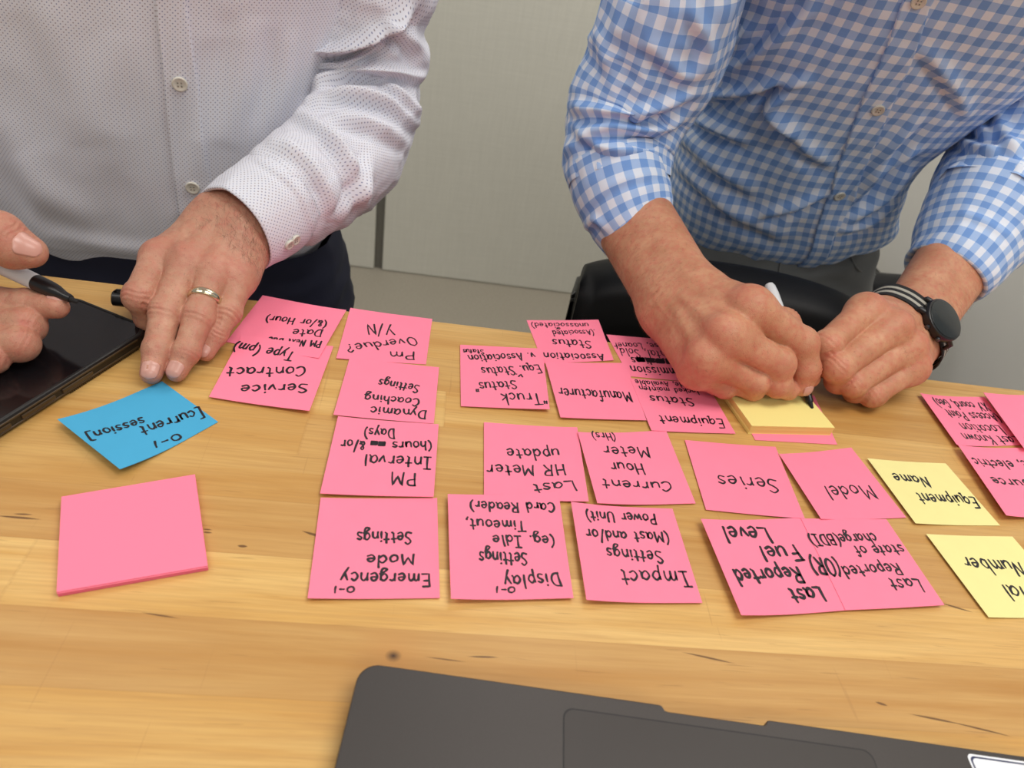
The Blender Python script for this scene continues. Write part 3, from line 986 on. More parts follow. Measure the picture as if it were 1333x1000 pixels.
# --- markers
def marker(label, tip, end, length, body_from, dark_to, rb=0.0058):
    tip, end = np.asarray(tip), np.asarray(end)
    ax = (end - tip) / np.linalg.norm(end - tip)
    o = empty('marker_pen', tuple(tip))
    tag(o, label, 'marker')
    def part(name, prof, mat):
        V, F = revolve(tip, ax, prof, 36)
        mesh(name, V, F, mat, o, smooth=False)
    part('nib', [(0.0, 0.0006), (0.0006, 0.0013), (0.006, 0.0021), (0.008, 0.0022)], M['felt'])
    part('grip', [(0.006, 0.0026), (0.0075, 0.0031), (0.012, 0.0034), (0.016, 0.0044), (0.020, 0.0054), (0.024, 0.0058), (dark_to - 0.001, 0.0061), (dark_to, 0.0060)], M['black_plastic'])
    part('barrel', [(dark_to - 0.0005, 0.0056), (dark_to + 0.0006, 0.0060), (dark_to + 0.03, 0.0064), (length - 0.012, 0.0060), (length - 0.004, 0.0052), (length - 0.001, 0.0040), (length, 0.0020)], M['white_plastic'])
    return o


def smooth_children(o, ang=0.7):
    for ch in o.children:
        b2 = bmesh.new(); b2.from_mesh(ch.data)
        for e in b2.edges:
            e.smooth = not (len(e.link_faces) == 2 and e.calc_face_angle(0) > ang)
        b2.to_mesh(ch.data); b2.free()
        ch.data.polygons.foreach_set('use_smooth', [True] * len(ch.data.polygons))


R_TIP = PZ(1057.5, 532, 0.0096)
def on_sphere(px, py, c, L, sign):
    d = ray(px, py); u = d / np.linalg.norm(d); o = CC - c
    b = o @ u; disc = max(b * b - (o @ o - L * L), 0)
    return CC + u * (-b + sign * math.sqrt(disc))
R_END = on_sphere(1001.5, 372, R_TIP, 0.132, 1)
mk = marker('white marker with black tip writing on the yellow pad', R_TIP, R_END, 0.134, 0, 0.034)
smooth_children(mk)
L_TIP = PD(101, 393.5, 0.497)
L_END = PD(-40, 326, 0.515)
L_END = L_TIP + (L_END - L_TIP) / np.linalg.norm(L_END - L_TIP) * 0.137
mk2 = marker('white marker with black tip held over the phone at left', L_TIP, L_END, 0.137, 0, 0.038)
smooth_children(mk2)
# cap of that marker, held under the curled index finger
cp0 = PZ(146.5, 388, 0.018); cp1 = PZ(200, 393, 0.016)
ax = cp1 - cp0; ax /= np.linalg.norm(ax)
V, F = revolve(cp0, ax, [(0.0, 0.0052), (0.0008, 0.0062), (0.004, 0.0064), (0.040, 0.0072), (0.041, 0.0070)], 36)
cap = mesh('marker_cap', V, F, M['black_plastic'], smooth=False)
tag(cap, 'black marker cap pinched under the curled index finger', 'marker cap')
bm = bmesh.new(); bm.from_mesh(cap.data)
for e in bm.edges: e.smooth = not (len(e.link_faces) == 2 and e.calc_face_angle(0) > 0.7)
bm.to_mesh(cap.data); bm.free(); cap.data.polygons.foreach_set('use_smooth', [True] * len(cap.data.polygons))
x_, y_, a2 = frame_from(ax)
bm = bmesh.new()
clipdir = y_ if y_[2] > 0 else -y_
V, F = tube([cp0 + ax * 0.002 + clipdir * 0.0062, cp0 + ax * 0.004 + clipdir * 0.0082, cp0 + ax * 0.036 + clipdir * 0.0082, cp0 + ax * 0.038 + clipdir * 0.0072], 0.0011, 8)
mesh('clip', V, F, M['black_plastic'], cap, smooth=True)

# --- office chairs
M['leather'] = simple('black_leatherette', srgb(17, 17, 19), 0.55, 0.1, 300, 0.15, Specular_IOR_Level=0.3)
M['chair_shell'] = simple('black_chair_shell', srgb(12, 12, 13), 0.3, 0.1)


def panel_grid(fn, nu, nv):
    V = [fn(i / nu, j / nv) for j in range(nv + 1) for i in range(nu + 1)]
    F = [(j * (nu + 1) + i, j * (nu + 1) + i + 1, (j + 1) * (nu + 1) + i + 1, (j + 1) * (nu + 1) + i) for j in range(nv) for i in range(nu)]
    return V, F


def office_chair(label, ztop, w, loc, rz, arms=True):
    o = empty('office_chair', (0, 0, 0))
    tag(o, label, 'chair', 'black office chairs')
    def add(name, V, F, mat, smooth=True):
        return child(name, V, F, mat, o, smooth)
    hz = ztop - 0.50       # backrest
    def cushion(w, h, t, z0, y0, roll):
        N_, Mv = 40, 30
        V, F = [], []
        prof = []
        # closed loop in the (y,z) plane: front face up, over the rolled top, back face down
        loop = [(-t / 2, 0), (-t / 2 - 0.004, h * .3), (-t / 2 + 0.002, h * .7), (-t / 2 - 0.004, h - roll * 1.6), (-t / 2 - 0.010, h - roll), (-t / 2 - 0.004, h - roll * .3), (t / 2 - 0.006, h), (t / 2 + 0.022, h - roll * .25), (t / 2 + 0.026, h - roll), (t / 2 + 0.006, h - roll * 1.9), (t / 2, h * .5), (t / 2, 0)]
        L = catmull(np.array(loop), 4)
        nl = len(L)
        for i in range(N_ + 1):
            u = -1 + 2 * i / N_
            e = (1 - abs(u) ** 14) ** (1 / 14.0) if abs(u) < 1 else 0.0
            k = 0.12 + 0.88 * e
            cz = h * 0.5
            curve = 0.035 * u * u
            for (yy_, zz_) in L:
                top_drop = 0.012 * abs(u) ** 4 * (zz_ / h)
                V.append((u * w / 2, y0 + yy_ * k - curve, z0 + cz + (zz_ - cz) * (0.96 + 0.04 * k) - top_drop))
        for i in range(N_):
            for q in range(nl):
                a, b = i * nl + q, i * nl + (q + 1) % nl
                F.append((a, b, b + nl, a + nl))
        F.append(tuple(range(nl))); F.append(tuple(N_ * nl + q for q in range(nl - 1, -1, -1)))
        return V, F
    V, F = cushion(w, 0.50, 0.045, hz, 0.0, 0.055)
    add('backrest', V, F, M['leather'])
    # hard shell behind the cushion
    V, F = cushion(w - 0.004, 0.47, 0.014, hz - 0.01, 0.040, 0.01)
    add('back_shell', V, F, M['chair_shell'])
    sz = 0.47 if ztop < 0.95 else 0.56
    Rr = rounded_rect(0, -0.27, w + 0.06, 0.46, 0.09, 10)
    V, F = slab(Rr, [(sz, 0.03), (sz + 0.02, 0.004), (sz + 0.05, 0.0), (sz + 0.07, 0.012), (sz + 0.08, 0.05)])
    add('seat', V, F, M['leather'])
    V, F = tube([(0, -0.045, hz + 0.10), (0, -0.03, sz + 0.02), (0, -0.06, sz - 0.03), (0, -0.27, sz - 0.03)], 0.022, 12)
    add('back_stem', V, F, M['chair_shell'])
    V, F = revolve((0, -0.27, 0.09), (0, 0, 1), [(0, 0.035), (0.16, 0.034), (0.165, 0.02), (sz - 0.09, 0.02)], 24)
    add('gas_lift', V, F, M['steel'])
    for k in range(5):
        a = math.radians(72 * k + 20)
        dx, dy = math.cos(a), math.sin(a)
        V, F = tube([(0, -0.27, 0.115), (dx * 0.15, -0.27 + dy * 0.15, 0.10), (dx * 0.29, -0.27 + dy * 0.29, 0.075)], [0.026, 0.021, 0.016], 10)
        lg = add('base_arm', V, F, M['chair_shell'])
        V, F = revolve((dx * 0.29 - dy * 0.022, -0.27 + dy * 0.29 + dx * 0.022, 0.0285), (dy, -dx, 0), [(0, 0.024), (0.003, 0.0275), (0.041, 0.0275), (0.044, 0.024)], 20)
        wv = mesh('caster', V, F, M['black_plastic'], smooth=False); wv.parent = lg
    for sx in (-1, 1) if arms else ():
        V, F = tube([(sx * (w / 2 + 0.02), -0.20, sz + 0.02), (sx * (w / 2 + 0.05), -0.20, sz + 0.06), (sx * (w / 2 + 0.055), -0.19, sz + 0.20)], 0.014, 10)
        arm = add('armrest', V, F, M['chair_shell'])
        V, F = slab(rounded_rect(sx * (w / 2 + 0.055), -0.2, 0.075, 0.24, 0.03), [(sz + 0.195, 0.008), (sz + 0.205, 0), (sz + 0.218, 0), (sz + 0.226, 0.008)])
        q = mesh('arm_pad', V, F, M['leather'], smooth=False); q.parent = arm
    o.location = loc
    o.rotation_euler = (0, 0, rz)
    return o
# ================================================================== people: distance-field bodies
def cone(P, a, b, ra, rb):
    a = np.asarray(a, np.float32); b = np.asarray(b, np.float32)
    ba = b - a; L = float(ba @ ba) + 1e-12
    pa = P - a
    t = np.clip(pa @ ba / L, 0, 1)
    d = pa - t[:, None] * ba
    return np.sqrt(np.einsum('ij,ij->i', d, d)) - (ra + (rb - ra) * t)


def ball(P, c, r, sq=None):
    d = P - np.asarray(c, np.float32)
    return np.sqrt(np.einsum('ij,ij->i', d, d)) - r


def smin(a, b, k):
    h = np.clip(0.5 + 0.5 * (b - a) / k, 0, 1)
    return b + (a - b) * h - k * h * (1 - h)


def polygonize(f, lo, hi, h, margin=None):
    """surface nets on a box, evaluated finely only near the surface"""
    lo, hi = np.asarray(lo, float), np.asarray(hi, float)
    s = 4
    nc = np.ceil((hi - lo) / (h * s)).astype(int) + 1
    ax = [lo[i] + h * s * (np.arange(nc[i]) + (s - 1) / (2 * s)) for i in range(3)]
    g = np.stack(np.meshgrid(*ax, indexing='ij'), -1).reshape(-1, 3).astype(np.float32)
    dc = f(g).reshape(nc)
    D = np.repeat(np.repeat(np.repeat(dc, s, 0), s, 1), s, 2)
    m = np.abs(D) < h * s * 1.6
    idx = np.argwhere(m)
    pts = (lo + h * (idx + 0.0)).astype(np.float32)
    D = D.astype(np.float32)
    vals = np.concatenate([f(pts[i:i + 400000]) for i in range(0, len(pts), 400000)]) if len(pts) else np.zeros(0)
    D[m] = vals
    n = D.shape
    inside = D < 0
    c = np.zeros([k - 1 for k in n], np.int8)
    for dx in (0, 1):
        for dy in (0, 1):
            for dz in (0, 1):
                c += inside[dx:n[0] - 1 + dx, dy:n[1] - 1 + dy, dz:n[2] - 1 + dz]
    cells = np.argwhere((c > 0) & (c < 8))
    ids = -np.ones(c.shape, np.int64)
    ids[tuple(cells.T)] = np.arange(len(cells))
    corner = np.array([[i, j, k] for i in (0, 1) for j in (0, 1) for k in (0, 1)])
    vals8 = np.stack([D[tuple((cells + q).T)] for q in corner], 1)
    acc = np.zeros((len(cells), 3)); cnt = np.zeros(len(cells))
    for i in range(8):
        for j in range(i + 1, 8):
            if np.abs(corner[i] - corner[j]).sum() != 1: continue
            a, b = vals8[:, i], vals8[:, j]
            x = (a < 0) != (b < 0)
            t = np.where(x, a / np.where(x, a - b, 1), 0)
            p = corner[i] + t[:, None] * (corner[j] - corner[i])
            acc[x] += p[x]; cnt[x] += 1
    V = lo + h * (cells + acc / cnt[:, None])
    F = []
    for axis in range(3):
        o1, o2 = [(1, 2), (2, 0), (0, 1)][axis]
        sl0 = [slice(None)] * 3; sl1 = [slice(None)] * 3
        sl0[axis] = slice(0, n[axis] - 1); sl1[axis] = slice(1, n[axis])
        cr = inside[tuple(sl0)] != inside[tuple(sl1)]
        E = np.argwhere(cr)
        ok = (E[:, o1] > 0) & (E[:, o2] > 0) & (E[:, o1] < n[o1] - 1) & (E[:, o2] < n[o2] - 1)
        E = E[ok]
        e1 = np.zeros(3, int); e1[o1] = 1
        e2 = np.zeros(3, int); e2[o2] = 1
        q = np.stack([ids[tuple((E - e1 - e2).T)], ids[tuple((E - e2).T)], ids[tuple(E.T)], ids[tuple((E - e1).T)]], 1)
        flip = ~inside[tuple(E.T)]
        q[flip] = q[flip][:, ::-1]
        F.append(q)
    F = np.concatenate(F)
    F = F[(F >= 0).all(1)]
    return V, F


def relax(V, F, it=2, w=0.5):
    E = np.concatenate([F[:, [0, 1]], F[:, [1, 2]], F[:, [2, 3]], F[:, [3, 0]]])
    E = np.unique(np.sort(E, 1), axis=0)
    deg = np.bincount(E.ravel(), minlength=len(V)).astype(float)
    for _ in range(it):
        S = np.zeros_like(V)
        for k in range(3):
            S[:, k] = np.bincount(E[:, 0], V[E[:, 1], k], len(V)) + np.bincount(E[:, 1], V[E[:, 0], k], len(V))
        V = V + w * (S / np.maximum(deg, 1)[:, None] - V)
    return V


def vnormals(V, F):
    n = np.cross(V[F[:, 2]] - V[F[:, 0]], V[F[:, 3]] - V[F[:, 1]])
    N = np.zeros_like(V)
    for k in range(4):
        for a in range(3):
            N[:, a] += np.bincount(F[:, k], n[:, a], len(V))
    return N / (np.linalg.norm(N, axis=1)[:, None] + 1e-12)


RAD = {'thumb': (15.5, 13.0, 11.5, 9.0), 'index': (13.0, 11.0, 9.6, 7.6), 'middle': (13.5, 11.4, 10.0, 7.9), 'ring': (12.8, 10.8, 9.3, 7.5), 'pinky': (11.6, 9.4, 8.1, 6.8)}


class Hand:
    def __init__(s, wrist, chains, elbow, scale=1.0, wr=(0.021, 0.012), up=(0, 0, 1), forearm_r=0.036, blend=0.010, rscale=None, thenar=None):
        s.w = np.asarray(wrist, float); s.ch = {k: [np.asarray(p, float) for p in v] for k, v in chains.items()}
        s.el = np.asarray(elbow, float); s.sc = scale; s.wr = wr; s.fr = forearm_r; s.blend = blend
        s.rs = rscale or {}
        f = [k for k in ('index', 'middle', 'ring', 'pinky') if k in s.ch]
        s.fing = f
        lat = s.ch[f[-1]][0] - s.ch[f[0]][0]
        ax = s.el - s.w; s.axis = ax / np.linalg.norm(ax)
        s.lat_h = lat / np.linalg.norm(lat)
        lw = lat - s.axis * (lat @ s.axis); s.lat = lw / np.linalg.norm(lw)
        mid = sum(s.ch[k][0] for k in f) / len(f)
        along = mid - s.w
        dn = np.cross(s.lat_h, along); dn /= np.linalg.norm(dn)
        if dn @ np.asarray(up, float) < 0: dn = -dn
        s.dors = dn
        s.thenar = thenar

    def R(s, f):
        return [r * 0.001 * s.sc * s.rs.get(f, 1.0) for r in RAD[f]]

    def sdf(s, P):
        P = np.asarray(P, np.float32)
        d = None
        lat, w = s.lat, s.w
        k = 0.016
        offs = np.linspace(-1, 1, len(s.fing))
        for o, f in zip(offs, s.fing):
            m = s.ch[f][0]; r = s.R(f)[0]
            a = w + lat * o * s.wr[1] * 1.1
            m2 = m - s.dors * r * 0.12
            q = cone(P, a, m2, s.wr[0] * 0.88, r * 1.02)
            d = q if d is None else smin(d, q, k)
        # fleshy palm side
        fi, fp = s.ch[s.fing[0]][0], s.ch[s.fing[-1]][0]
        hy = cone(P, w + lat * s.wr[1] - s.dors * 0.004, fp - s.dors * 0.010 + (w - fp) * 0.25, 0.019 * s.sc, 0.0145 * s.sc)
        d = smin(d, hy, 0.014)
        # forearm
        for o in (-1, 1):
            q = cone(P, w + lat * o * s.wr[1], s.el + lat * o * 0.012, s.wr[0], s.fr)
            d = smin(d, q, 0.018)
        if 'thumb' in s.ch:
            t = s.ch['thumb']; r = s.R('thumb')
            base = w + (fi - w) * 0.25 - s.dors * 0.006 - s.lat_h * 0.006
            q = cone(P, base, t[0], 0.019 * s.sc, r[0])
            d = smin(d, q, 0.014)
        # tendons towards the knuckles
        for f in s.fing:
            m = s.ch[f][0]; r = s.R(f)[0]
            a = w + (m - w) * 0.35 + s.dors * s.wr[0] * 0.80
            b = m + s.dors * r * 0.72
            q = cone(P, a, b, 0.0010, 0.0028)
            d = smin(d, q, 0.008)
            d = smin(d, ball(P, m + s.dors * r * 0.27, r * 0.76), 0.008)
        res = None
        for f in s.ch:
            c = s.ch[f]; r = s.R(f)
            q = None
            for i in range(3):
                z = cone(P, c[i], c[i + 1], r[i] * (0.97 if i else 0.95), r[i + 1])
                q = z if q is None else smin(q, z, 0.0035)
            # slightly thicker joints, fleshy pads
            q = smin(q, ball(P, c[1], r[1] * 1.05), 0.004)
            q = smin(q, ball(P, c[2], r[2] * 1.03), 0.003)
            e = smin(d, q, s.blend)
            res = e if res is None else smin(res, e, 0.0012)
        return res

    def wrinkle(s, V, N):
        disp = np.zeros(len(V)); red = np.zeros(len(V))
        for f in s.ch:
            c = s.ch[f]; r = s.R(f)
            for j, (amp, lam, sig) in ((1, (0.0012, 0.0040, 0.0070)), (2, (0.0007, 0.0033, 0.0045))):
                a = c[j + 1] - c[j - 1]; a /= np.linalg.norm(a)
                bend = (c[j] - (c[j - 1] + c[j + 1]) / 2); bn = np.linalg.norm(bend)
                dz = bend / bn if bn > 0.004 else s.dors
                rel = V - c[j]
                t = rel @ a; rad = np.linalg.norm(rel - np.outer(t, a), axis=1)
                near = (rad < r[j] * 1.5) & (np.abs(t) < 0.016)
                facing = np.clip((N @ dz - 0.15) / 0.5, 0, 1)
                wob = t + 0.0009 * np.sin(rad * 0 + (rel @ np.cross(a, dz)) * 420)
                stretched = 0.45 if bn > 0.010 else 1.0
                disp -= near * facing * amp * stretched * (0.5 + 0.5 * np.cos(2 * math.pi * wob / lam)) * np.exp(-(t / sig) ** 2)
                red += near * facing * 0.5 * np.exp(-(t / 0.008) ** 2)
            q = np.linalg.norm(V - (c[0] + s.dors * r[0] * 0.8), axis=1)
            red += 0.75 * np.exp(-(q / 0.011) ** 2)
            q = np.linalg.norm(V - c[3], axis=1)
            red += 0.5 * np.exp(-(q / 0.011) ** 2)
        # fine skin folds over the back of the hand
        u = V @ s.lat_h; t = V @ s.axis
        n1 = vnoise(np.stack([u / 0.006, t / 0.0022, np.zeros(len(V))], 1), 3)
        disp += 0.00022 * n1 * np.clip(N @ s.dors, 0, 1)
        # veins
        n2 = vnoise(np.stack([u / 0.017 + 0.35 * t / 0.03, t / 0.05, np.zeros(len(V))], 1), 9)
        disp += 0.0006 * np.exp(-(n2 / 0.30) ** 2) * np.clip(N @ s.dors - 0.3, 0, 1)
        return disp, np.clip(red, 0, 1)

    def bounds(s):
        P = np.array([p for c in s.ch.values() for p in c] + [s.w, s.el])
        return P.min(0) - 0.05, P.max(0) + 0.05

    def surface_point(s, p, n):
        """walk from p along n to the skin"""
        t = np.linspace(0, 0.05, 400)
        d = s.sdf(np.asarray(p)[None] + np.outer(t, n))
        i = np.argmax(d > 0)
        return np.asarray(p) + t[i] * np.asarray(n)


def nail(hand, f, parent, width, length, dirn=None, back=0.0045):
    c = hand.ch[f]; r = hand.R(f)
    a = c[3] - c[2]; a /= np.linalg.norm(a)
    up = hand.dors if dirn is None else np.asarray(dirn, float)
    up = up - a * (up @ a); up /= np.linalg.norm(up)
    side = np.cross(a, up)
    nu, nv = 12, 12
    V, F = [], []
    tipd = c[3] + a * (r[3] * 0.78 - 0.0005)
    for lay in (0.00035, -0.0006):
        for j in range(nv + 1):
            t = j / nv
            for i in range(nu + 1):
                u = -1 + 2 * i / nu
                e = (1 - min(1, max(0, (0.30 - t) / 0.30)) ** 2) ** 0.5 if t < 0.30 else 1.0
                e *= (1 - 0.35 * max(0, (t - 0.82) / 0.18) ** 2)
                ang = u * e * (width / 2) / (r[3] * 1.05)
                q = tipd - a * length * (1 - t) + a * (0.0008 * (1 - u * u) * (t > 0.8))
                dirv = up * math.cos(ang) + side * math.sin(ang)
                V.append((q, dirv, lay))
    P = []
    for (q, dv, lay) in V:
        t = np.linspace(0.002, 0.022, 120)
        d = hand.sdf(q[None] + np.outer(t, dv))
        pos = np.where(d > 0)[0]
        i = pos[0] if len(pos) else 60
        P.append(q + dv * (t[i] + lay))
    n1 = (nu + 1) * (nv + 1)
    I = lambda i, j: j * (nu + 1) + i
    for j in range(nv):
        for i in range(nu):
            F.append((I(i, j), I(i + 1, j), I(i + 1, j + 1), I(i, j + 1)))
            F.append((n1 + I(i, j), n1 + I(i, j + 1), n1 + I(i + 1, j + 1), n1 + I(i + 1, j)))
    per = [I(i, 0) for i in range(nu)] + [I(nu, j) for j in range(nv)] + [I(i, nv) for i in range(nu, 0, -1)] + [I(0, j) for j in range(nv, 0, -1)]
    for x_, y_ in zip(per, per[1:] + per[:1]):
        F.append((x_, n1 + x_, n1 + y_, y_))
    bm = bmesh.new()
    o = mesh('fingernail', P, F, M['nail'], parent, smooth=True)
    bm.from_mesh(o.data); bmesh.ops.recalc_face_normals(bm, faces=bm.faces[:]); bm.to_mesh(o.data); bm.free()
    return o


def skin_mat(name, light, dark, red):
    m = NT(name)
    P = m.coord()
    big = m.noise(P, 38, 4, 0.6)
    mot = m.noise(P, 190, 3, 0.6)
    fre = m.noise(P, 420, 2, 0.6)
    at = m.n('ShaderNodeVertexColor'); at.layer_name = 'flush'
    c = m.mix(m.ramp(big, [(0.3, 0.0), (0.7, 1.0)]), dark, light)
    c = m.mix(m.ramp(mot, [(0.42, 0.0), (0.72, 0.5)]), c, red)
    c = m.mix(m.ramp(fre, [(0.62, 0.0), (0.72, 0.45)]), c, tuple(x * 0.6 for x in dark[:3]) + (1,))
    sx, sy, sz = m.sep(at.outputs['Color'])
    c = m.mix(m.math('MULTIPLY', sx, 0.60), c, red)
    m.out(c, 0.48, Specular_IOR_Level=0.38, Subsurface_Weight=0.12, Subsurface_Scale=0.006)
    m.bsdf.inputs['Subsurface Radius'].default_value = (1.0, 0.35, 0.2)
    v = m.n('ShaderNodeTexVoronoi', feature='DISTANCE_TO_EDGE'); v.inputs['Scale'].default_value = 620
    m.put(v.inputs['Vector'], P)
    m.bump(m.math('ADD', m.math('MULTIPLY', v.outputs['Distance'], 1.0), m.math('MULTIPLY', mot, 1.0)), 0.45, 0.0007)
    return m.mat


M['skin_a'] = skin_mat('skin', srgb(200, 153, 127), srgb(176, 126, 102), srgb(184, 102, 88))
M['skin_b'] = skin_mat('freckled_skin', srgb(206, 154, 120), srgb(182, 125, 93), srgb(192, 94, 80))
M['nail'] = simple('fingernail', srgb(206, 154, 140), 0.28, 0.03, 200)


def build_body(label, skin, hands, body_fn, body_bounds):
    VS, FS, CS = [], [], []
    n0 = 0
    for h in hands:
        lo, hi = h.bounds()
        V, F = polygonize(h.sdf, lo, hi, 0.0010 if isinstance(h, Hand) else 0.0028)
        V = relax(V, F, 2, 0.5)
        N = vnormals(V, F)
        d, red = h.wrinkle(V, N)
        V = V + N * d[:, None]
        VS.append(V); FS.append(F + n0); CS.append(red); n0 += len(V)
    V, F = polygonize(body_fn, *body_bounds, 0.011)
    V = relax(V, F, 3, 0.5)
    VS.append(V); FS.append(F + n0); CS.append(np.zeros(len(V)))
    V = np.concatenate(VS); F = np.concatenate(FS); c = np.concatenate(CS)
    me = bpy.data.meshes.new('person')
    me.vertices.add(len(V)); me.vertices.foreach_set('co', V.astype(np.float32).ravel())
    me.loops.add(len(F) * 4); me.loops.foreach_set('vertex_index', F.astype(np.int32).ravel())
    me.polygons.add(len(F)); me.polygons.foreach_set('loop_start', np.arange(0, len(F) * 4, 4, dtype=np.int32))
    me.update(calc_edges=True)
    ca = me.color_attributes.new('flush', 'FLOAT_COLOR', 'POINT')
    col = np.ones((len(V), 4), np.float32); col[:, 0] = c; col[:, 1] = c; col[:, 2] = c
    ca.data.foreach_set('color', col.ravel())
    o = link('person', me, skin)
    tag(o, label, 'person')
    return o


# ------------------------------------------------------------------ cloth
def px_fold(V, N, folds, sel=None):
    """folds = [(pixel polyline, height, width px)]: pressed-in creases and raised ridges of the cloth"""
    q = pj(V)
    front = (np.einsum('ij,ij->i', N, CC - V) > 0)
    D = np.zeros(len(V))
    for (pl, amp, wd) in folds:
        pl = np.array(pl, float)
        if len(pl) > 2: pl = catmull(pl, 5)
        best = np.full(len(V), 1e9); sg = np.zeros(len(V)); tt = np.zeros(len(V))
        seglen = np.linalg.norm(np.diff(pl, axis=0), axis=1); cum = np.concatenate([[0], np.cumsum(seglen)])
        for i in range(len(pl) - 1):
            a, b = pl[i], pl[i + 1]; ab = b - a; L = ab @ ab
            t = np.clip(((q - a) @ ab) / L, 0, 1)
            r = q - a - t[:, None] * ab
            dd = np.linalg.norm(r, axis=1)
            cr = (ab[0] * r[:, 1] - ab[1] * r[:, 0])
            up = dd < best
            best[up] = dd[up]; sg[up] = np.sign(cr[up]); tt[up] = (cum[i] + t[up] * seglen[i]) / cum[-1]
        s = best * sg
        fade = np.sin(np.clip(tt, 0.0, 1.0) * math.pi) ** 0.6 * 0.9 + 0.1
        prof = np.exp(-(s / wd) ** 2) - 0.75 * np.exp(-((s - 1.7 * wd) / (0.8 * wd)) ** 2)
        D += amp * prof * fade * front
    return D


def loft(rows, closed=True):
    """rows: array (nv, nu, 3) -> normals of the grid"""
    A = np.asarray(rows)
    if closed: du = np.roll(A, -1, 1) - np.roll(A, 1, 1)
    else: du = np.gradient(A, axis=1)
    dv = np.gradient(A, axis=0)
    N = np.cross(du, dv)
    return N / (np.linalg.norm(N, axis=2)[..., None] + 1e-12)


def grid_mesh(name, A, mat, parent, UV=None, closed=True, caps=False):
    nv, nu = A.shape[:2]
    if closed:     # repeat the seam so that the uv is clean
        A = np.concatenate([A, A[:, :1]], 1)
        nu += 1
    V = A.reshape(-1, 3)
    F = [(j * nu + i, j * nu + i + 1, (j + 1) * nu + i + 1, (j + 1) * nu + i) for j in range(nv - 1) for i in range(nu - 1)]
    uv = None if UV is None else UV.reshape(-1, 2)
    return mesh(name, V, F, mat, parent, smooth=True, uv=uv)


def ridged(P, seed):
    n = vnoise(P, seed) + 0.5 * vnoise(P * 2.03 + 7.7, seed + 1)
    return 1 - 2 * np.abs(n)


def torso(rings, nu=220, dv=0.004, power=2.4, front_shift=0.0, yaw=0.0, sag=0.0, tilt=0.0):
    """rings: (z, cx, cy, half width, front depth, back depth) from the hem up; u runs round from the back, front in the middle"""
    R = np.array(rings, float)
    n = 10
    R = catmull(R, n)
    # resample by height of the front line
    fr = np.stack([R[:, 1], R[:, 2] - R[:, 4], R[:, 0]], 1)
    s = np.concatenate([[0], np.cumsum(np.linalg.norm(np.diff(fr, axis=0), axis=1))])
    t = np.arange(0, s[-1], dv)
    R = np.stack([np.interp(t, s, R[:, k]) for k in range(6)], 1)
    th = np.linspace(0, 2 * math.pi, nu, endpoint=False) + math.pi / nu
    # th = 0 at the back (+Y), pi at the front (-Y)
    sx = -np.sin(th); cy = np.cos(th)
    ex = np.sign(sx) * np.abs(sx) ** (2 / power); ey = np.sign(cy) * np.abs(cy) ** (2 / power)
    A = np.zeros((len(R), nu, 3)); UV = np.zeros((len(R), nu + 1, 2))
    for j, r in enumerate(R):
        ox, oy = r[3] * ex, np.where(ey > 0, r[5], r[4]) * ey
        A[j, :, 0] = r[1] + ox * math.cos(yaw) - oy * math.sin(yaw)
        A[j, :, 1] = r[2] + ox * math.sin(yaw) + oy * math.cos(yaw)
        A[j, :, 2] = TZ + r[0] + (tilt * ex + sag * (1 - np.clip(-ey, 0, 1))) * math.exp(-max(0, r[0] + .04) / .12)
        c = np.concatenate([A[j], A[j, :1]])
        L = np.concatenate([[0], np.cumsum(np.linalg.norm(np.diff(c, axis=0), axis=1))])
        mid = np.interp(nu / 2 - 0.5, np.arange(nu + 1), L)
        UV[j, :, 0] = L - mid + front_shift
        UV[j, :, 1] = t[j]
    return A, UV


def tubegrid(path, nu=120, dv=0.0035, hint=(0, 0, 1), twist=0.0):
    """path: list of (point, radius)"""
    C = catmull(np.array([np.concatenate([p, [r]]) for p, r in path]), 12)
    s = np.concatenate([[0], np.cumsum(np.linalg.norm(np.diff(C[:, :3], axis=0), axis=1))])
    t = np.arange(0, s[-1] + dv * 0.5, dv)
    C = np.stack([np.interp(t, s, C[:, k]) for k in range(4)], 1)
    T = np.gradient(C[:, :3], axis=0); T /= np.linalg.norm(T, axis=1)[:, None]
    x, y, _ = frame_from(T[0], hint)
    th = np.linspace(0, 2 * math.pi, nu, endpoint=False)
    A = np.zeros((len(C), nu, 3)); UV = np.zeros((len(C), nu + 1, 2))
    rm = C[:, 3].mean()
    for j in range(len(C)):
        x = x - T[j] * (x @ T[j]); x /= np.linalg.norm(x); y = np.cross(T[j], x)
        A[j] = C[j, :3] + C[j, 3] * (np.outer(np.cos(th), x) + np.outer(np.sin(th), y))
        UV[j, :, 0] = np.linspace(0, 2 * math.pi, nu + 1) * rm + twist * t[j]
        UV[j, :, 1] = t[j]
    return A, UV, C, T


def displace(A, D, closed=True):
    N = loft(A, closed)
    c = A.mean(1, keepdims=True)
    if np.einsum('ijk,ijk->', N, A - c) < 0: N = -N
    return A + N * D[..., None]


def outward(A):
    N = loft(A, True)
    c = A.mean(1, keepdims=True)
    return -N if np.einsum('ijk,ijk->', N, A - c) < 0 else N


def cloth(A, folds=(), wr=(), closed=True):
    """wr: list of (amp, scale, seed, stretch axis uv) soft noise wrinkles"""
    N = outward(A)
    V = A.reshape(-1, 3); D = np.zeros(len(V))
    for (amp, sc, seed) in wr:
        D += amp * ridged(V / np.asarray(sc), seed)
    D += px_fold(V, N.reshape(-1, 3), folds) if len(folds) else 0
    return A + N * D.reshape(A.shape[:2])[..., None]


def bvh_of(objs):
    V, F = [], []
    for o in objs:
        n = len(V)
        V += [o.matrix_world @ v.co for v in o.data.vertices]
        F += [tuple(i + n for i in p.vertices) for p in o.data.polygons]
    return BVHTree.FromPolygons(V, F)


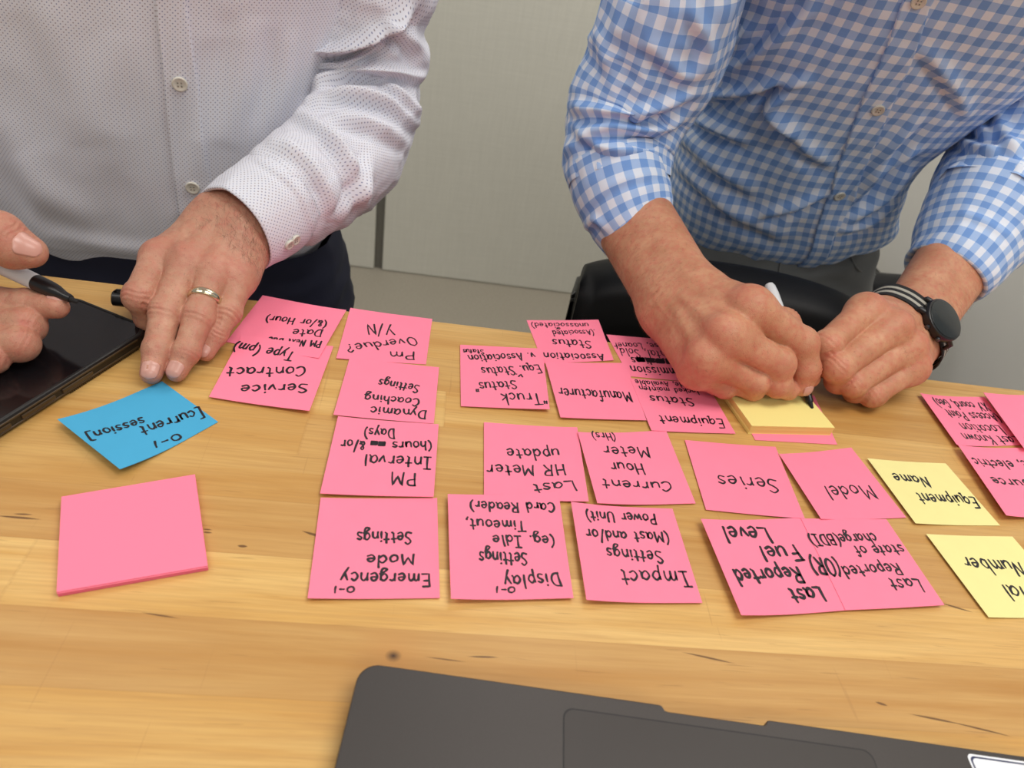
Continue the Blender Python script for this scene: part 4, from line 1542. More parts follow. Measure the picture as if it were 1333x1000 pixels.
def hit(b, px, py):
    loc, nor, i, d = b.ray_cast(Vector(CC), Vector(ray(px, py)).normalized())
    if loc is None: return None, None
    v = np.array(nor)
    if v @ (CC - np.array(loc)) < 0: v = -v
    return np.array(loc), v


def button(parent, b, px, py, r=0.0055, mat='button'):
    p, n = hit(b, px, py)
    if p is None: return
    V, F = revolve(p - n * 0.0006, n, [(0.0, r * 0.9), (0.0012, r), (0.0026, r * 0.96), (0.0030, r * 0.86), (0.0025, r * 0.70), (0.0022, r * 0.3)], 28)
    nf = len(F)
    x, y, a = frame_from(n)
    for sx in (-1, 1):
        for sy in (-1, 1):
            c = p + n * 0.0016 + x * sx * r * 0.22 + y * sy * r * 0.22
            v, f = revolve(c, n, [(0, r * 0.11), (0.0005, r * 0.11)], 10)
            F += [tuple(i + len(V) for i in q) for q in f]; V += v
    o = mesh('button', V, F, [M[mat], M['thread']], parent, smooth=True)
    for i, pl in enumerate(o.data.polygons):
        if i >= nf: pl.material_index = 1
    return o


M['button'] = simple('pearly_button', srgb(214, 210, 198), 0.22, 0.08, 500)
M['thread'] = simple('button_thread', srgb(150, 144, 132), 0.8, 0.1)


def gingham(name, period):
    m = NT(name)
    uv = m.coord('UV')
    x, y, z = m.sep(uv)
    def stripe(v):
        return m.math('GREATER_THAN', m.math('FRACT', m.math('ADD', m.math('DIVIDE', v, period), 100.25)), 0.5)
    s = m.math('MULTIPLY', m.math('ADD', stripe(x), stripe(y)), 0.5)
    c = m.ramp(s, [(0.0, srgb(224, 231, 244)), (0.5, srgb(164, 192, 234)), (1.0, srgb(112, 154, 216))])
    w = m.noise(m.comb(m.math('MULTIPLY', x, 2600), m.math('MULTIPLY', y, 2600), 0.0), 1.0, 1)
    m.out(m.mix(m.math('MULTIPLY', w, 0.10), c, srgb(210, 220, 236)), 0.85, Specular_IOR_Level=0.15, Sheen_Weight=0.08)
    m.bump(w, 0.12, 0.0003)
    return m.mat


def dotted(name, pitch):
    m = NT(name)
    uv = m.coord('UV')
    x, y, z = m.sep(uv)
    a = m.math('DIVIDE', m.math('ADD', x, 10.0), pitch); b = m.math('DIVIDE', m.math('ADD', y, 10.0), pitch * 0.56)
    row = m.math('FLOOR', b)
    a2 = m.math('ADD', a, m.math('MULTIPLY', m.math('MODULO', row, 2.0), 0.5))
    fx = m.math('SUBTRACT', m.math('FRACT', a2), 0.5)
    fy = m.math('MULTIPLY', m.math('SUBTRACT', m.math('FRACT', b), 0.5), 0.56)
    d = m.math('SQRT', m.math('ADD', m.math('MULTIPLY', fx, fx), m.math('MULTIPLY', fy, fy)))
    dot = m.math('LESS_THAN', d, 0.14)
    par = m.math('MODULO', m.math('FLOOR', m.math('MULTIPLY', a2, 1.0)), 2.0)
    dc = m.mix(par, srgb(84, 92, 138), srgb(120, 98, 104))
    c = m.mix(m.math('MULTIPLY', dot, 0.75), srgb(217, 218, 227), dc)
    w = m.noise(m.comb(m.math('MULTIPLY', x, 2600), m.math('MULTIPLY', y, 2600), 0.0), 1.0, 1)
    m.out(c, 0.8, Specular_IOR_Level=0.2, Sheen_Weight=0.08)
    m.bump(w, 0.1, 0.0003)
    return m.mat


M['gingham'] = gingham('blue_gingham_cotton', 0.0168)
M['dots'] = dotted('white_dotted_cotton', 0.0038)
M['navy'] = simple('navy_trouser_cloth', srgb(16, 20, 44), 0.85, 0.1, 500, 0.1)
M['grey_twill'] = simple('grey_trouser_twill', srgb(112, 114, 113), 0.85, 0.06, 700, 0.1)
M['shoe'] = simple('dark_shoe_leather', srgb(34, 28, 24), 0.45, 0.1)
M['hair'] = simple('brown_hair', srgb(70, 52, 38), 0.6, 0.2, 200)


def strip_along(A, UV, u0, u1, lift, name, mat, parent, n=14, j0=0, j1=None):
    """a sewn-on strip of the same cloth: columns of the torso grid between two arc positions"""
    j1 = j1 or len(A)
    N = outward(A)
    rows, uvs = [], []
    for j in range(j0, j1):
        us = UV[j, :-1, 0]
        f0 = u0(UV[j, 0, 1]) if callable(u0) else u0
        f1 = u1(UV[j, 0, 1]) if callable(u1) else u1
        w = np.concatenate([[f0 - 0.0006], np.linspace(f0, f1, n), [f1 + 0.0006]])
        pts = np.stack([np.interp(w, us, A[j, :, k]) for k in range(3)], 1)
        nn = np.stack([np.interp(w, us, N[j, :, k]) for k in range(3)], 1)
        l = np.full(len(w), lift); l[1] += 0.0006; l[2] += 0.0003; l[0] = l[-1] = -0.0015
        rows.append(pts + nn * l[:, None]); uvs.append(np.stack([w + 0.0037, np.full(len(w), UV[j, 0, 1] + 0.0051)], 1))
    return grid_mesh(name, np.array(rows), mat, parent, np.array(uvs), closed=False)


def cuff(path, mat, parent, name='cuff', folds=(), thick=0.0022, wr=()):
    A, UV, C, T = tubegrid(path, 110, 0.003)
    A = cloth(A, folds, wr)
    # fold the open end inwards so that the cuff has thickness
    c = C[-1, :3]
    end = A[-1]
    inner1 = c + (end - c) * (1 - thick * 0.6 / C[-1, 3]) + T[-1] * 0.0008
    inner2 = c + (end - c) * (1 - 1.6 * thick / C[-1, 3]) - T[-1] * 0.001
    inner3 = c + (end - c) * (1 - 2.0 * thick / C[-1, 3]) - T[-1] * 0.02
    st = A[0]; c0 = C[0, :3]
    s1 = c0 + (st - c0) * (1 - 2.2 * thick / C[0, 3]) + T[0] * 0.0005
    A = np.concatenate([[s1], A, [inner1, inner2, inner3]])
    UV = np.concatenate([UV[:1] - [0, 0.002], UV, UV[-1:] + [0, 0.001], UV[-1:] + [0, 0.003], UV[-1:] + [0, 0.02]])
    return grid_mesh(name, A, mat, parent, UV)


def legs(parent, mat, waist, left_foot, right_foot, hip_w, name='trousers', yaw=0.0, tilt=0.0):
    A, UV = torso(waist, 120, 0.008, 2.5, yaw=yaw, tilt=tilt)
    A = cloth(A, (), [(0.003, (0.06, 0.06, 0.03), 21)])
    tr = grid_mesh(name, A, mat, parent, UV)
    z0, cx, cy = waist[0][0], waist[0][1], waist[0][2]
    for sx, ft in ((-1, left_foot), (1, right_foot)):
        hip = np.array([cx + sx * hip_w, cy, TZ + z0 + 0.10])
        kn = (hip + np.array([ft[0], ft[1], 0.08])) / 2 + np.array([0, -0.03, 0.02])
        B, UVb, _, _ = tubegrid([(hip, 0.092), (hip * 0.6 + kn * 0.4, 0.088), (kn, 0.068), (np.array([ft[0], ft[1], 0.28]), 0.062), (np.array([ft[0], ft[1], 0.05]), 0.060)], 60, 0.012, hint=(0, 1, 0))
        B = cloth(B, (), [(0.004, (0.07, 0.07, 0.05), 31)])
        grid_mesh('trouser_leg', B, mat, tr, UVb)
        V, F = slab(rounded_rect(0, 0, 0.10, 0.29, 0.045), [(0.0, 0.003), (0.012, 0.0), (0.03, 0.0), (0.055, 0.008), (0.075, 0.02), (0.09, 0.035)])
        V = [(v[0] + ft[0], v[1] + ft[1] - 0.07, v[2]) for v in V]
        mesh('shoe', V, F, M['shoe'], parent, smooth=False)
    return tr


def body_hair(body, hand, n, region, seed, length=(.004, .010), mat='arm_hair'):
    """short fine hairs lying along the wrist and forearm"""
    rng = np.random.default_rng(seed)
    me = body.data
    co = np.empty(len(me.vertices) * 3, np.float32); me.vertices.foreach_get('co', co); co = co.reshape(-1, 3).astype(float)
    no = np.empty(len(me.vertices) * 3, np.float32); me.vertex_normals.foreach_get('vector', no); no = no.reshape(-1, 3).astype(float)
    w = region(co, no)
    w = np.clip(w, 0, None); w /= w.sum()
    ids = rng.choice(len(co), n, p=w)
    V, F = [], []
    for i in ids:
        p, nn = co[i], no[i]
        d = -hand.axis * 0.6 + hand.lat * 0.75 + rng.normal(0, .35, 3)
        d -= nn * (d @ nn); d /= np.linalg.norm(d) + 1e-9
        L = rng.uniform(*length); side = np.cross(nn, d) * 0.00005
        b = len(V)
        cv = rng.normal(0, .25) * np.cross(nn, d)
        for k, t in enumerate((0, .35, .7, 1.0)):
            q = p + d * L * t + cv * L * t * t + nn * (0.0012 * math.sin(t * 2.6) + 0.0001)
            s = side * (1 - t * 0.7)
            V += [q - s, q + s, q + nn * 0.00008 * (1 - t * .7)]
        for k in range(3):
            a, c = b + 3 * k, b + 3 * k + 3
            for e in range(3):
                F.append((a + e, a + (e + 1) % 3, c + (e + 1) % 3, c + e))
    o = mesh('arm_hair', V, F, M[mat], body, smooth=True)
    o['kind'] = 'stuff'
    return o


M['arm_hair'] = simple('dark_arm_hair', srgb(66, 46, 34), 0.6, 0.1)
M['fair_hair'] = simple('fair_arm_hair', srgb(150, 104, 70), 0.6, 0.1)


def wrist_region(h, a0, a1):
    def f(co, no):
        s = (co - h.w) @ h.axis; l = (co - h.w) @ h.lat
        rad = np.linalg.norm(co - h.w - np.outer(s, h.axis), axis=1)
        return (s > a0) * (s < a1) * (rad < 0.06) * np.clip(no @ h.dors + 0.2, 0, 1) * (0.3 + np.clip(0.5 + l / 0.05, 0, 1))
    return f
# ================================================================== left person: white dotted shirt
def W(x, y, z): return np.array([x, y, TZ + z])


def px_path(spec):
    out = []
    for s in spec:
        if len(s) == 2: out.append((np.asarray(s[0], float), s[1])); continue
        x, y, half, Y = s
        p = PY(x, y, Y)
        dep = (p - CC) @ CR[2]
        out.append((p, half * dep / CAM_F))
    return out


class Head:
    """skull, face and neck as one smooth field"""
    def __init__(s, c, neck):
        s.c = np.asarray(c, float); s.n = np.asarray(neck, float)
    def bounds(s):
        return s.c - [0.13, 0.15, 0.20], s.c + [0.13, 0.15, 0.15]
    def wrinkle(s, V, N):
        r = V - s.c
        red = 0.5 * np.exp(-(np.linalg.norm(r - [0, -.095, -.066], axis=1) / .018) ** 2)
        for sx in (-1, 1): red += 0.3 * np.exp(-(np.linalg.norm(r - [sx * .05, -.07, -.03], axis=1) / .025) ** 2)
        return np.zeros(len(V)), red
    def sdf(s, P):
        P = np.asarray(P, np.float32) - np.float32(s.c)
        d = cone(P, (0, .035, .035), (0, -.020, .030), .080, .074)                       # skull
        d = smin(d, cone(P, (0, -.030, .0), (0, -.050, -.085), .066, .036), .03)          # face down to the chin
        d = smin(d, cone(P, (0, -.078, -.098), (0, -.082, -.094), .016, .014), .014)      # chin
        for sx in (-1, 1):
            d = smin(d, cone(P, (sx * .055, -.02, -.055), (sx * .022, -.065, -.092), .024, .018), .02)   # jaw
            d = smin(d, ball(P, (sx * .045, -.066, -.022), .024), .02)                    # cheek
            d = smin(d, cone(P, (sx * .012, -.094, .026), (sx * .048, -.080, .026), .008, .007), .012)   # brow
            d = -smin(-d, ball(P, (sx * .032, -.106, .008), .0165), .010)                 # eye socket
            d = smin(d, ball(P, (sx * .0325, -.0805, .008), .0135), .003)                 # lids
            d = smin(d, cone(P, (sx * .078, .012, .022), (sx * .076, .008, -.024), .013, .009), .006)    # ear
            d = smin(d, ball(P, (sx * .012, -.106, -.032), .0085), .006)                  # nostril wing
        d = smin(d, cone(P, (0, -.094, .018), (0, -.116, -.028), .0075, .0105), .008)     # nose
        d = smin(d, cone(P, (-.019, -.087, -.060), (.019, -.087, -.060), .0062, .0062), .005)   # lips
        d = smin(d, cone(P, (-.015, -.087, -.069), (.015, -.087, -.069), .0070, .0070), .005)
        d = smin(d, cone(P, (0, .02, -.05), s.n - s.c, .056, .058), .03)
        return d


def face_parts(parent, head):
    M.setdefault('eye_white', simple('eye_white', srgb(226, 220, 212), 0.2, 0.02))
    M.setdefault('iris', simple('brown_iris', srgb(58, 42, 30), 0.15, 0.05))
    for sx in (-1, 1):
        c = head + np.array([sx * .0325, -.0795, .008])
        V, F = revolve(c + [0, .006, 0], (0, -1, 0), [(.0, .0112), (.005, .0118), (.010, .0100), (.0145, .0070), (.0168, .0035), (.0174, .0006)], 24)
        e = mesh('eye', V, F, M['eye_white'], parent, smooth=True)
        V, F = revolve(c + [0, -.0092, -.003], (0, -1, -.25), [(.0, .0046), (.0010, .0044), (.0018, .0030)], 20)
        mesh('iris', V, F, M['iris'], e, smooth=True)
        V, F = tube([head + np.array([sx * .016, -.0985, .030]), head + np.array([sx * .034, -.0960, .035]), head + np.array([sx * .052, -.0835, .029])], [.0030, .0036, .0018], 8)
        mesh('eyebrow', V, F, M['hair'], parent, smooth=True)


def body_sdf(rings, arms, feet, neck, head):
    R = np.array(rings, float)
    def f(P):
        P = np.asarray(P, np.float32)
        d = None
        for i in range(len(R) - 1):
            for sx in (-1, 1):
                def c(r): return (r[1] + sx * max(r[3] - 0.5 * (r[4] + r[5]) , 0) * 0.8, r[2] + (r[5] - r[4]) / 2, TZ + r[0])
                r0 = min((R[i][4] + R[i][5]) / 2, R[i][3]) * 0.70; r1 = min((R[i + 1][4] + R[i + 1][5]) / 2, R[i + 1][3]) * 0.70
                q = cone(P, c(R[i]), c(R[i + 1]), r0, r1)
                d = q if d is None else np.minimum(d, q)
        for arm in arms:
            for (a, ra), (b, rb) in zip(arm, arm[1:]):
                d = smin(d, cone(P, a, b, ra, rb), 0.02)
        hip = np.array([R[0][1], R[0][2], TZ + R[0][0]])
        for sx, ft in zip((-1, 1), feet):
            h = hip + [sx * 0.085, 0, 0]; k = (h + [ft[0], ft[1], 0.08]) / 2 + [0, -0.03, 0.02]
            d = smin(d, cone(P, h, k, 0.072, 0.050), 0.02); d = smin(d, cone(P, k, (ft[0], ft[1], 0.09), 0.050, 0.040), 0.02)
        # neck
        n0 = np.array([R[-1][1], R[-1][2], TZ + R[-1][0]]); hd = np.asarray(head, float)
        d = smin(d, cone(P, n0 - [0, 0, 0.03], hd + [0, 0.02, -0.05], 0.058, 0.055), 0.02)
        return d
    return f


RING_A = [(-0.085, -0.335, .80, .178, .108, .10), (-0.060, -0.335, .80, .190, .128, .11), (-0.045, -0.335, .80, .197, .139, .112), (-0.01, -0.335, .80, .201, .147, .115),
          (.05, -0.332, .797, .205, .152, .12), (.12, -0.325, .79, .208, .150, .12), (.20, -0.312, .775, .208, .142, .12),
          (.30, -0.295, .755, .208, .130, .12), (.40, -0.28, .735, .205, .117, .115), (.46, -0.272, .72, .180, .10, .105), (.50, -0.265, .71, .12, .08, .085), (.525, -0.265, .705, .068, .066, .066)]
sleeve_LL = px_path([(W(-0.20, .745, .455), .052), (W(-0.125, .76, .425), .072), (500, -80, 80, .765), (478, 0, 76, .765), (472, 70, 74, .765), (470, 128, 74, .75), (452, 190, 73, .70), (412, 232, 70, .645), (372, 254, 67, .607), (356, 265, 58, .592)])
cuff_LL = px_path([(366, 257, 62, .601), (345, 274, 63, .583), (322, 289, 62, .565), (306, 299, 61, .553)])
wrist_LL = PZ(303, 296, .060)
elbow_LL = sleeve_LL[5][0]
hLL = Hand(wrist_LL, {
    'index': [PZ(207, 336, .050), PZ(181, 386, .040), PZ(193, 414, .017), PZ(216, 420, .011)],
    'middle': [PZ(243, 343, .052), PZ(216, 407, .034), PZ(205, 455, .019), PZ(197, 486, .0095)],
    'ring': [PZ(280, 355, .049), PZ(258, 413, .033), PZ(243, 458, .019), PZ(230, 484, .0095)],
    'pinky': [PZ(312, 364, .042), PZ(297, 407, .029), PZ(281, 436, .018), PZ(268, 459, .009)],
    'thumb': [PZ(222, 345, .024), PZ(190, 392, .010), PZ(196, 412, .008), PZ(215, 425, .008)]},
    sleeve_LL[6][0], scale=1.03, wr=(0.0225, 0.0115), forearm_r=0.028, blend=.008, rscale={'thumb': .7, 'pinky': 1.0})
D0 = 0.497
wrist_LR = PD(-150, 392, .50)
el_LR = PD(-330, 318, .60)
hLR = Hand(wrist_LR, {
    'index': [PD(-80, 372, .515), PD(-22, 391, .510), PD(34, 396, .507), PD(74, 400, .502)],
    'middle': [PD(-84, 405, .503), PD(34, 424, .500), PD(20, 432, .522), PD(-22, 430, .527)],
    'ring': [PD(-88, 432, .491), PD(26, 448, .490), PD(12, 452, .512), PD(-26, 446, .517)],
    'pinky': [PD(-90, 455, .480), PD(-10, 466, .482), PD(-20, 462, .500), PD(-50, 450, .505)],
    'thumb': [PD(-75, 288, .482), PD(-2, 308, .480), PD(18, 322, .483), PD(39, 328, .486)]},
    el_LR, scale=1.08, up=-CR[2] - 0.8 * CR[1], wr=(0.024, 0.013), rscale={'thumb': 1.16, 'index': 1.02})
_d = (wrist_LR - el_LR) / np.linalg.norm(wrist_LR - el_LR)
sleeve_LR = [(W(-.37, .745, .455), .052), (W(-0.46, .76, .42), .072), (W(-.545, .715, .28), .068), (W(-.58, .65, .17), .062), (el_LR * .7 + W(-.58, .64, .13) * .3, .055), (el_LR + _d * .03, .048), (el_LR + _d * .075, .044)]
feetA = ((-0.42, 0.86), (-0.19, 0.88))
def arm_chain(sl, end): return [(p, min(.040, r * .60)) for p, r in sl] + end
arms_A = [arm_chain(sleeve_LL[:-1], []), arm_chain(sleeve_LR[:-1], [(el_LR, .030)])]
headA = np.array([-0.262, 0.665, TZ + 0.66])
pA = build_body('person in a white dotted shirt and navy trousers, one hand flat beside a blue note', M['skin_a'], [hLL, hLR, Head(headA, (-.265, .705, TZ + .53))],
                body_sdf(RING_A, arms_A, feetA, None, headA), ((-0.8, 0.3, 0.0), (0.05, 1.1, 1.80)))
for f, w_, l_ in (('middle', .0145, .0125), ('ring', .0135, .012), ('pinky', .0105, .0095)):
    nail(hLL, f, pA, w_, l_)
nail(hLR, 'thumb', pA, .0150, .0150, -CR[2] - 0.35 * CR[1])
nail(hLR, 'index', pA, .0110, .0110, -CR[1] - 0.25 * CR[2])

A, UV = torso(RING_A, 240, 0.004, 2.3)
A = cloth(A, [
    ([(60, 0), (95, 90), (110, 190)], .004, 26), ([(150, 40), (140, 130), (150, 220)], .003, 24), ([(330, 20), (318, 110), (290, 190)], .004, 20),
    ([(20, 200), (60, 250), (130, 290)], .004, 18), ([(380, 40), (370, 110), (352, 170)], .004, 14), ([(300, 60), (270, 150), (262, 230)], .0025, 16),
    ([(60, 300), (140, 322), (230, 330)], .003, 9), ([(5, 150), (40, 230), (60, 300)], .003, 18)],
    [(.0022, (.10, .10, .16), 5), (.0010, (.05, .05, .09), 6)])
shirtA = grid_mesh('shirt', A, M['dots'], pA, UV)
shirtA['label'] = 'white shirt with tiny blue dots'
# placket: where the button line lies on the cloth
def arc_at(A, UV, px, py):
    q = pj(A); d = np.hypot(q[..., 0] - px, q[..., 1] - py)
    front = np.zeros(A.shape[:2], bool); nu = A.shape[1]; front[:, nu // 5: nu * 4 // 5] = True
    d[~front] = 1e9
    j, i = np.unravel_index(np.argmin(d), d.shape)
    return UV[j, i, 0], UV[j, i, 1]
def arc_line(A, UV, pts):
    q = [arc_at(A, UV, *p) for p in pts]
    q = sorted((v, u) for u, v in q)
    vs = [a for a, b in q]; us = [b for a, b in q]
    return lambda v: float(np.interp(v, vs, us)) if len(vs) > 1 else us[0]
lineA0 = arc_line(A, UV, [(203, 8), (216, 110), (232, 250)])
lineA1 = arc_line(A, UV, [(246, 8), (256, 110), (272, 246)])
strip_along(A, UV, lambda v: min(lineA0(v), lineA1(v)), lambda v: max(lineA0(v), lineA1(v)), .0026, 'placket', M['dots'], shirtA)
bA = bvh_of([shirtA] + list(shirtA.children))
for (x_, y_) in ((234, 109), (251, 244), (218, -25)):
    button(shirtA, bA, x_, y_, .0066)
B, UVb, Cb, Tb = tubegrid(sleeve_LL, 150, 0.003)
B = cloth(B, [
    ([(400, 75), (470, 55), (535, 8)], 0.0217, 7), ([(404, 95), (470, 72), (520, 32)], 0.0116, 6),
    ([(408, 118), (450, 92), (500, 92), (545, 102)], 0.0145, 7), ([(398, 140), (440, 122), (500, 132), (545, 165)], 0.0116, 8),
    ([(500, 100), (525, 130), (545, 150)], 0.0087, 6), ([(430, 150), (480, 160), (530, 190)], 0.0087, 8),
    ([(385, 150), (420, 170), (455, 215), (470, 270)], 0.0101, 8), ([(350, 185), (395, 205), (425, 250), (432, 290)], 0.0072, 8),
    ([(500, 20), (540, 60), (548, 110)], 0.0087, 9), ([(410, 20), (425, 40), (410, 80)], 0.0087, 6), ([(480, 200), (470, 240), (440, 290)], 0.0072, 7)],
    [(.0030, (.05, .05, .05), 15), (.0014, (.022, .022, .022), 16)])
slA = grid_mesh('sleeve', B, M['dots'], shirtA, UVb)
slA['label'] = 'creased left sleeve'
cuff(cuff_LL, M['dots'], shirtA, folds=[([(332, 205), (385, 245), (410, 300)], .002, 4)], wr=[(.0012, (.04, .04, .04), 41)])
bC = bvh_of([o for o in shirtA.children if o.name.startswith('cuff')])
button(shirtA, bC, 384, 312, .005)
button(shirtA, bC, 376, 318, .005)
B, UVb, _, _ = tubegrid(sleeve_LR, 90, 0.006)
B = cloth(B, (), [(.004, (.05, .05, .05), 25)])
grid_mesh('sleeve', B, M['dots'], shirtA, UVb)
cuff([(el_LR + _d * .055, .046), (el_LR + _d * .085, .042), (el_LR + _d * .115, .040)], M['dots'], shirtA)
V, F = slab(rounded_rect(-0.265, .705, .15, .15, .07), [(TZ + .50, .0), (TZ + .535, .008), (TZ + .555, .014), (TZ + .55, .018)])
mesh('collar', V, F, M['dots'], shirtA, smooth=True)
legs(pA, M['navy'], [(-0.30, -0.315, .81, .182, .115, .12), (-0.24, -0.315, .81, .196, .128, .12), (-0.16, -0.315, .805, .201, .132, .12), (-0.09, -0.318, .80, .192, .126, .112), (-0.050, -0.325, .80, .188, .122, .106)], feetA[0], feetA[1], 0.095)
# head hair
def hair(parent, head):
    V, F = [], []
    nt, na = 40, 14
    P = head + np.array([0, .010, .034])
    for j in range(na):
        for i in range(nt):
            t = 2 * math.pi * i / nt
            back = 0.5 - 0.5 * math.sin(-t)      # 1 at the back
            a = (0.36 + 0.30 * (0.5 + 0.5 * math.sin(t))) * math.pi * j / (na - 1)
            n = np.array([math.sin(a) * math.cos(t), math.sin(a) * math.sin(t), math.cos(a)])
            r = np.array([.084, .110, .088])
            q = P + n * r * (1 + 0.03 * math.sin(9 * t + 5 * a)) * (1.0 if j < na - 1 else 0.93)
            V.append(q)
    for j in range(na - 1):
        for i in range(nt):
            F.append((j * nt + i, j * nt + (i + 1) % nt, (j + 1) * nt + (i + 1) % nt, (j + 1) * nt + i))
    return mesh('hair', V, F, M['hair'], parent, smooth=True)
hair(pA, headA)
face_parts(pA, headA)

# wedding ring on the ring finger
M['gold'] = simple('pale_gold', srgb(220, 208, 178), 0.18, 0.03, Metallic=1.0)
rc = hLL.ch['ring']
axr = rc[1] - rc[0]; axr /= np.linalg.norm(axr)
def along_px(a, b, px, py):
    t = np.linspace(0, 1, 200); q = pj(a[None] * (1 - t)[:, None] + b[None] * t[:, None])
    return a + (b - a) * t[np.argmin(np.hypot(q[:, 0] - px, q[:, 1] - py))]
rpos = along_px(rc[0], rc[1], 269, 391)
x_, y_, _ = frame_from(axr)
V, F = [], []
n = 48
prof = [(-.0030, -.0006), (-.0031, .0006), (-.0022, .0013), (0, .0015), (.0022, .0013), (.0031, .0006), (.0030, -.0006)]
for k in range(n):
    t = 2 * math.pi * k / n
    dv = math.cos(t) * x_ + math.sin(t) * y_
    rr = np.linspace(.004, .02, 200)
    dd = cone(np.float32(rpos[None] + np.outer(rr, dv)), rc[0], rc[1], hLL.R('ring')[0] * .95, hLL.R('ring')[1])
    r0 = rr[np.argmax(dd > 0)]
    for (s, h) in prof:
        V.append(rpos + axr * s + dv * (r0 + h))
m_ = len(prof)
for k in range(n):
    for q in range(m_):
        a, b = k * m_ + q, k * m_ + (q + 1) % m_
        c, d = ((k + 1) % n) * m_ + (q + 1) % m_, ((k + 1) % n) * m_ + q
        F.append((a, b, c, d))
ring = mesh('wedding_ring', V, F, M['gold'], smooth=True)
tag(ring, 'pale gold wedding band on the finger of the flat hand', 'ring')
body_hair(pA, hLL, 420, wrist_region(hLL, -.032, .02), 3)
# ================================================================== right person: blue gingham shirt
RING_B = [(-0.040, .482, .945, .140, .105, .10), (-0.018, .483, .945, .155, .124, .105), (.004, .479, .945, .163, .136, .11), (.04, .466, .936, .156, .142, .115), (.10, .452, .915, .152, .142, .12), (.18, .450, .875, .160, .138, .12),
          (.27, .448, .82, .188, .125, .12), (.36, .432, .77, .205, .118, .12), (.43, .412, .73, .19, .10, .11), (.475, .40, .70, .13, .085, .09), (.505, .393, .68, .07, .068, .068)]
YAW_B = -0.15
sleeve_RR = px_path([(W(.355, .715, .43), .050), (W(.275, .745, .405), .072), (905, -90, 88, .735), (879, 0, 89, .735), (853, 75, 86, .745), (822, 140, 80, .745), (805, 195, 70, .725), (806, 240, 62, .70)])
cuff_RR = px_path([(803, 218, 66, .712), (810, 250, 62, .69), (823, 285, 55, .668), (837, 309, 49, .652)])
hRR = Hand(PZ(886, 392, .050), {
    'index': [PZ(978, 400, .086), PZ(1043, 447, .060), PZ(1049, 480, .040), PZ(1044, 502, .025)],
    'middle': [PZ(945, 436, .070), PZ(1014, 473, .048), PZ(1012, 500, .029), PZ(1026, 508, .021)],
    'ring': [PZ(918, 466, .050), PZ(983, 496, .030), PZ(980, 506, .019), PZ(962, 504, .020)],
    'pinky': [PZ(905, 484, .032), PZ(946, 500, .022), PZ(944, 505, .019), PZ(930, 503, .020)],
    'thumb': [PZ(955, 392, .052), PZ(1022, 420, .048), PZ(1051, 460, .036), PZ(1055, 492, .026)]},
    cuff_RR[2][0], scale=1.10, wr=(0.0245, 0.013), forearm_r=0.029, up=-CR[2], rscale={'thumb': .88, 'index': 1.16, 'middle': 1.06}, blend=.012)
sleeve_RL = px_path([(W(.47, .72, .43), .050), (W(.555, .76, .41), .072), (1405, -20, 88, .79), (1390, 70, 88, .80), (1362, 165, 90, .79), (1318, 232, 84, .745), (1282, 280, 74, .705)])
cuff_RL = px_path([(1296, 262, 80, .72), (1266, 306, 68, .69), (1245, 338, 58, .665), (1229, 358, 52, .652)])
hRL = Hand(PZ(1186, 424, .042), {
    'index': [PZ(1126, 405, .070), PZ(1077, 449, .056), PZ(1068, 472, .038), PZ(1082, 474, .022)],
    'middle': [PZ(1160, 428, .064), PZ(1090, 478, .044), PZ(1091, 496, .023), PZ(1112, 492, .014)],
    'ring': [PZ(1180, 453, .049), PZ(1110, 498, .029), PZ(1113, 509, .014), PZ(1132, 503, .013)],
    'pinky': [PZ(1186, 480, .034), PZ(1135, 514, .016), PZ(1139, 516, .012), PZ(1152, 510, .012)],
    'thumb': [PZ(1112, 425, .040), PZ(1085, 462, .032), PZ(1080, 480, .024), PZ(1090, 490, .018)]},
    cuff_RL[2][0], scale=1.14, wr=(0.0225, 0.012), forearm_r=0.028, up=-CR[2], rscale={'thumb': .75}, blend=.012)
feetB = ((.38, 1.0), (.61, 1.03))
arms_B = [arm_chain(sleeve_RR, [(cuff_RR[2][0], .030)]), arm_chain(sleeve_RL, [(cuff_RL[2][0], .030)])]
headB = np.array([.385, .60, TZ + .63])
pB = build_body('person in a blue gingham shirt and grey trousers writing on the yellow pad', M['skin_b'], [hRR, hRL, Head(headB, (.392, .682, TZ + .51))],
                body_sdf(RING_B, arms_B, feetB, None, headB), ((0.0, 0.4, 0.0), (0.9, 1.35, 1.78)))
hair(pB, headB)
face_parts(pB, headB)
nail(hRR, 'index', pB, .011, .010, -CR[2] + 0.4 * CR[0])

A, UV = torso(RING_B, 240, 0.004, 2.3, yaw=YAW_B, sag=.010, tilt=.020)
A = cloth(A, [
    ([(905, 128), (965, 118), (1010, 108), (1052, 98)], 0.0149, 7), ([(1055, 104), (1020, 122), (1003, 145), (1040, 172)], 0.0135, 8), ([(900, 150), (935, 165), (975, 185)], 0.0108, 8),
    ([(890, 175), (930, 210), (985, 250)], 0.0095, 10), ([(1010, 140), (1045, 185), (1085, 215)], 0.0081, 9), ([(985, 280), (1030, 268), (1075, 250)], 0.0095, 6),
    ([(1110, 262), (1150, 220), (1195, 190)], 0.0108, 7), ([(1100, 290), (1145, 262), (1185, 225)], 0.0081, 6), ([(885, 215), (950, 270), (1020, 305)], 0.0081, 9),
    ([(1060, 10), (1000, 60), (950, 95)], 0.0095, 9), ([(980, 30), (950, 80), (915, 130)], 0.0081, 8), ([(1130, 230), (1160, 190), (1200, 150)], 0.0068, 7),
    ([(1090, 300), (1130, 290), (1165, 262)], 0.0081, 5), ([(1200, 60), (1240, 110), (1260, 150)], 0.0068, 10)],
    [(.0026, (.08, .08, .12), 55), (.0012, (.04, .04, .06), 56)])
shirtB = grid_mesh('shirt', A, M['gingham'], pB, UV)
shirtB['label'] = 'blue and white gingham shirt'
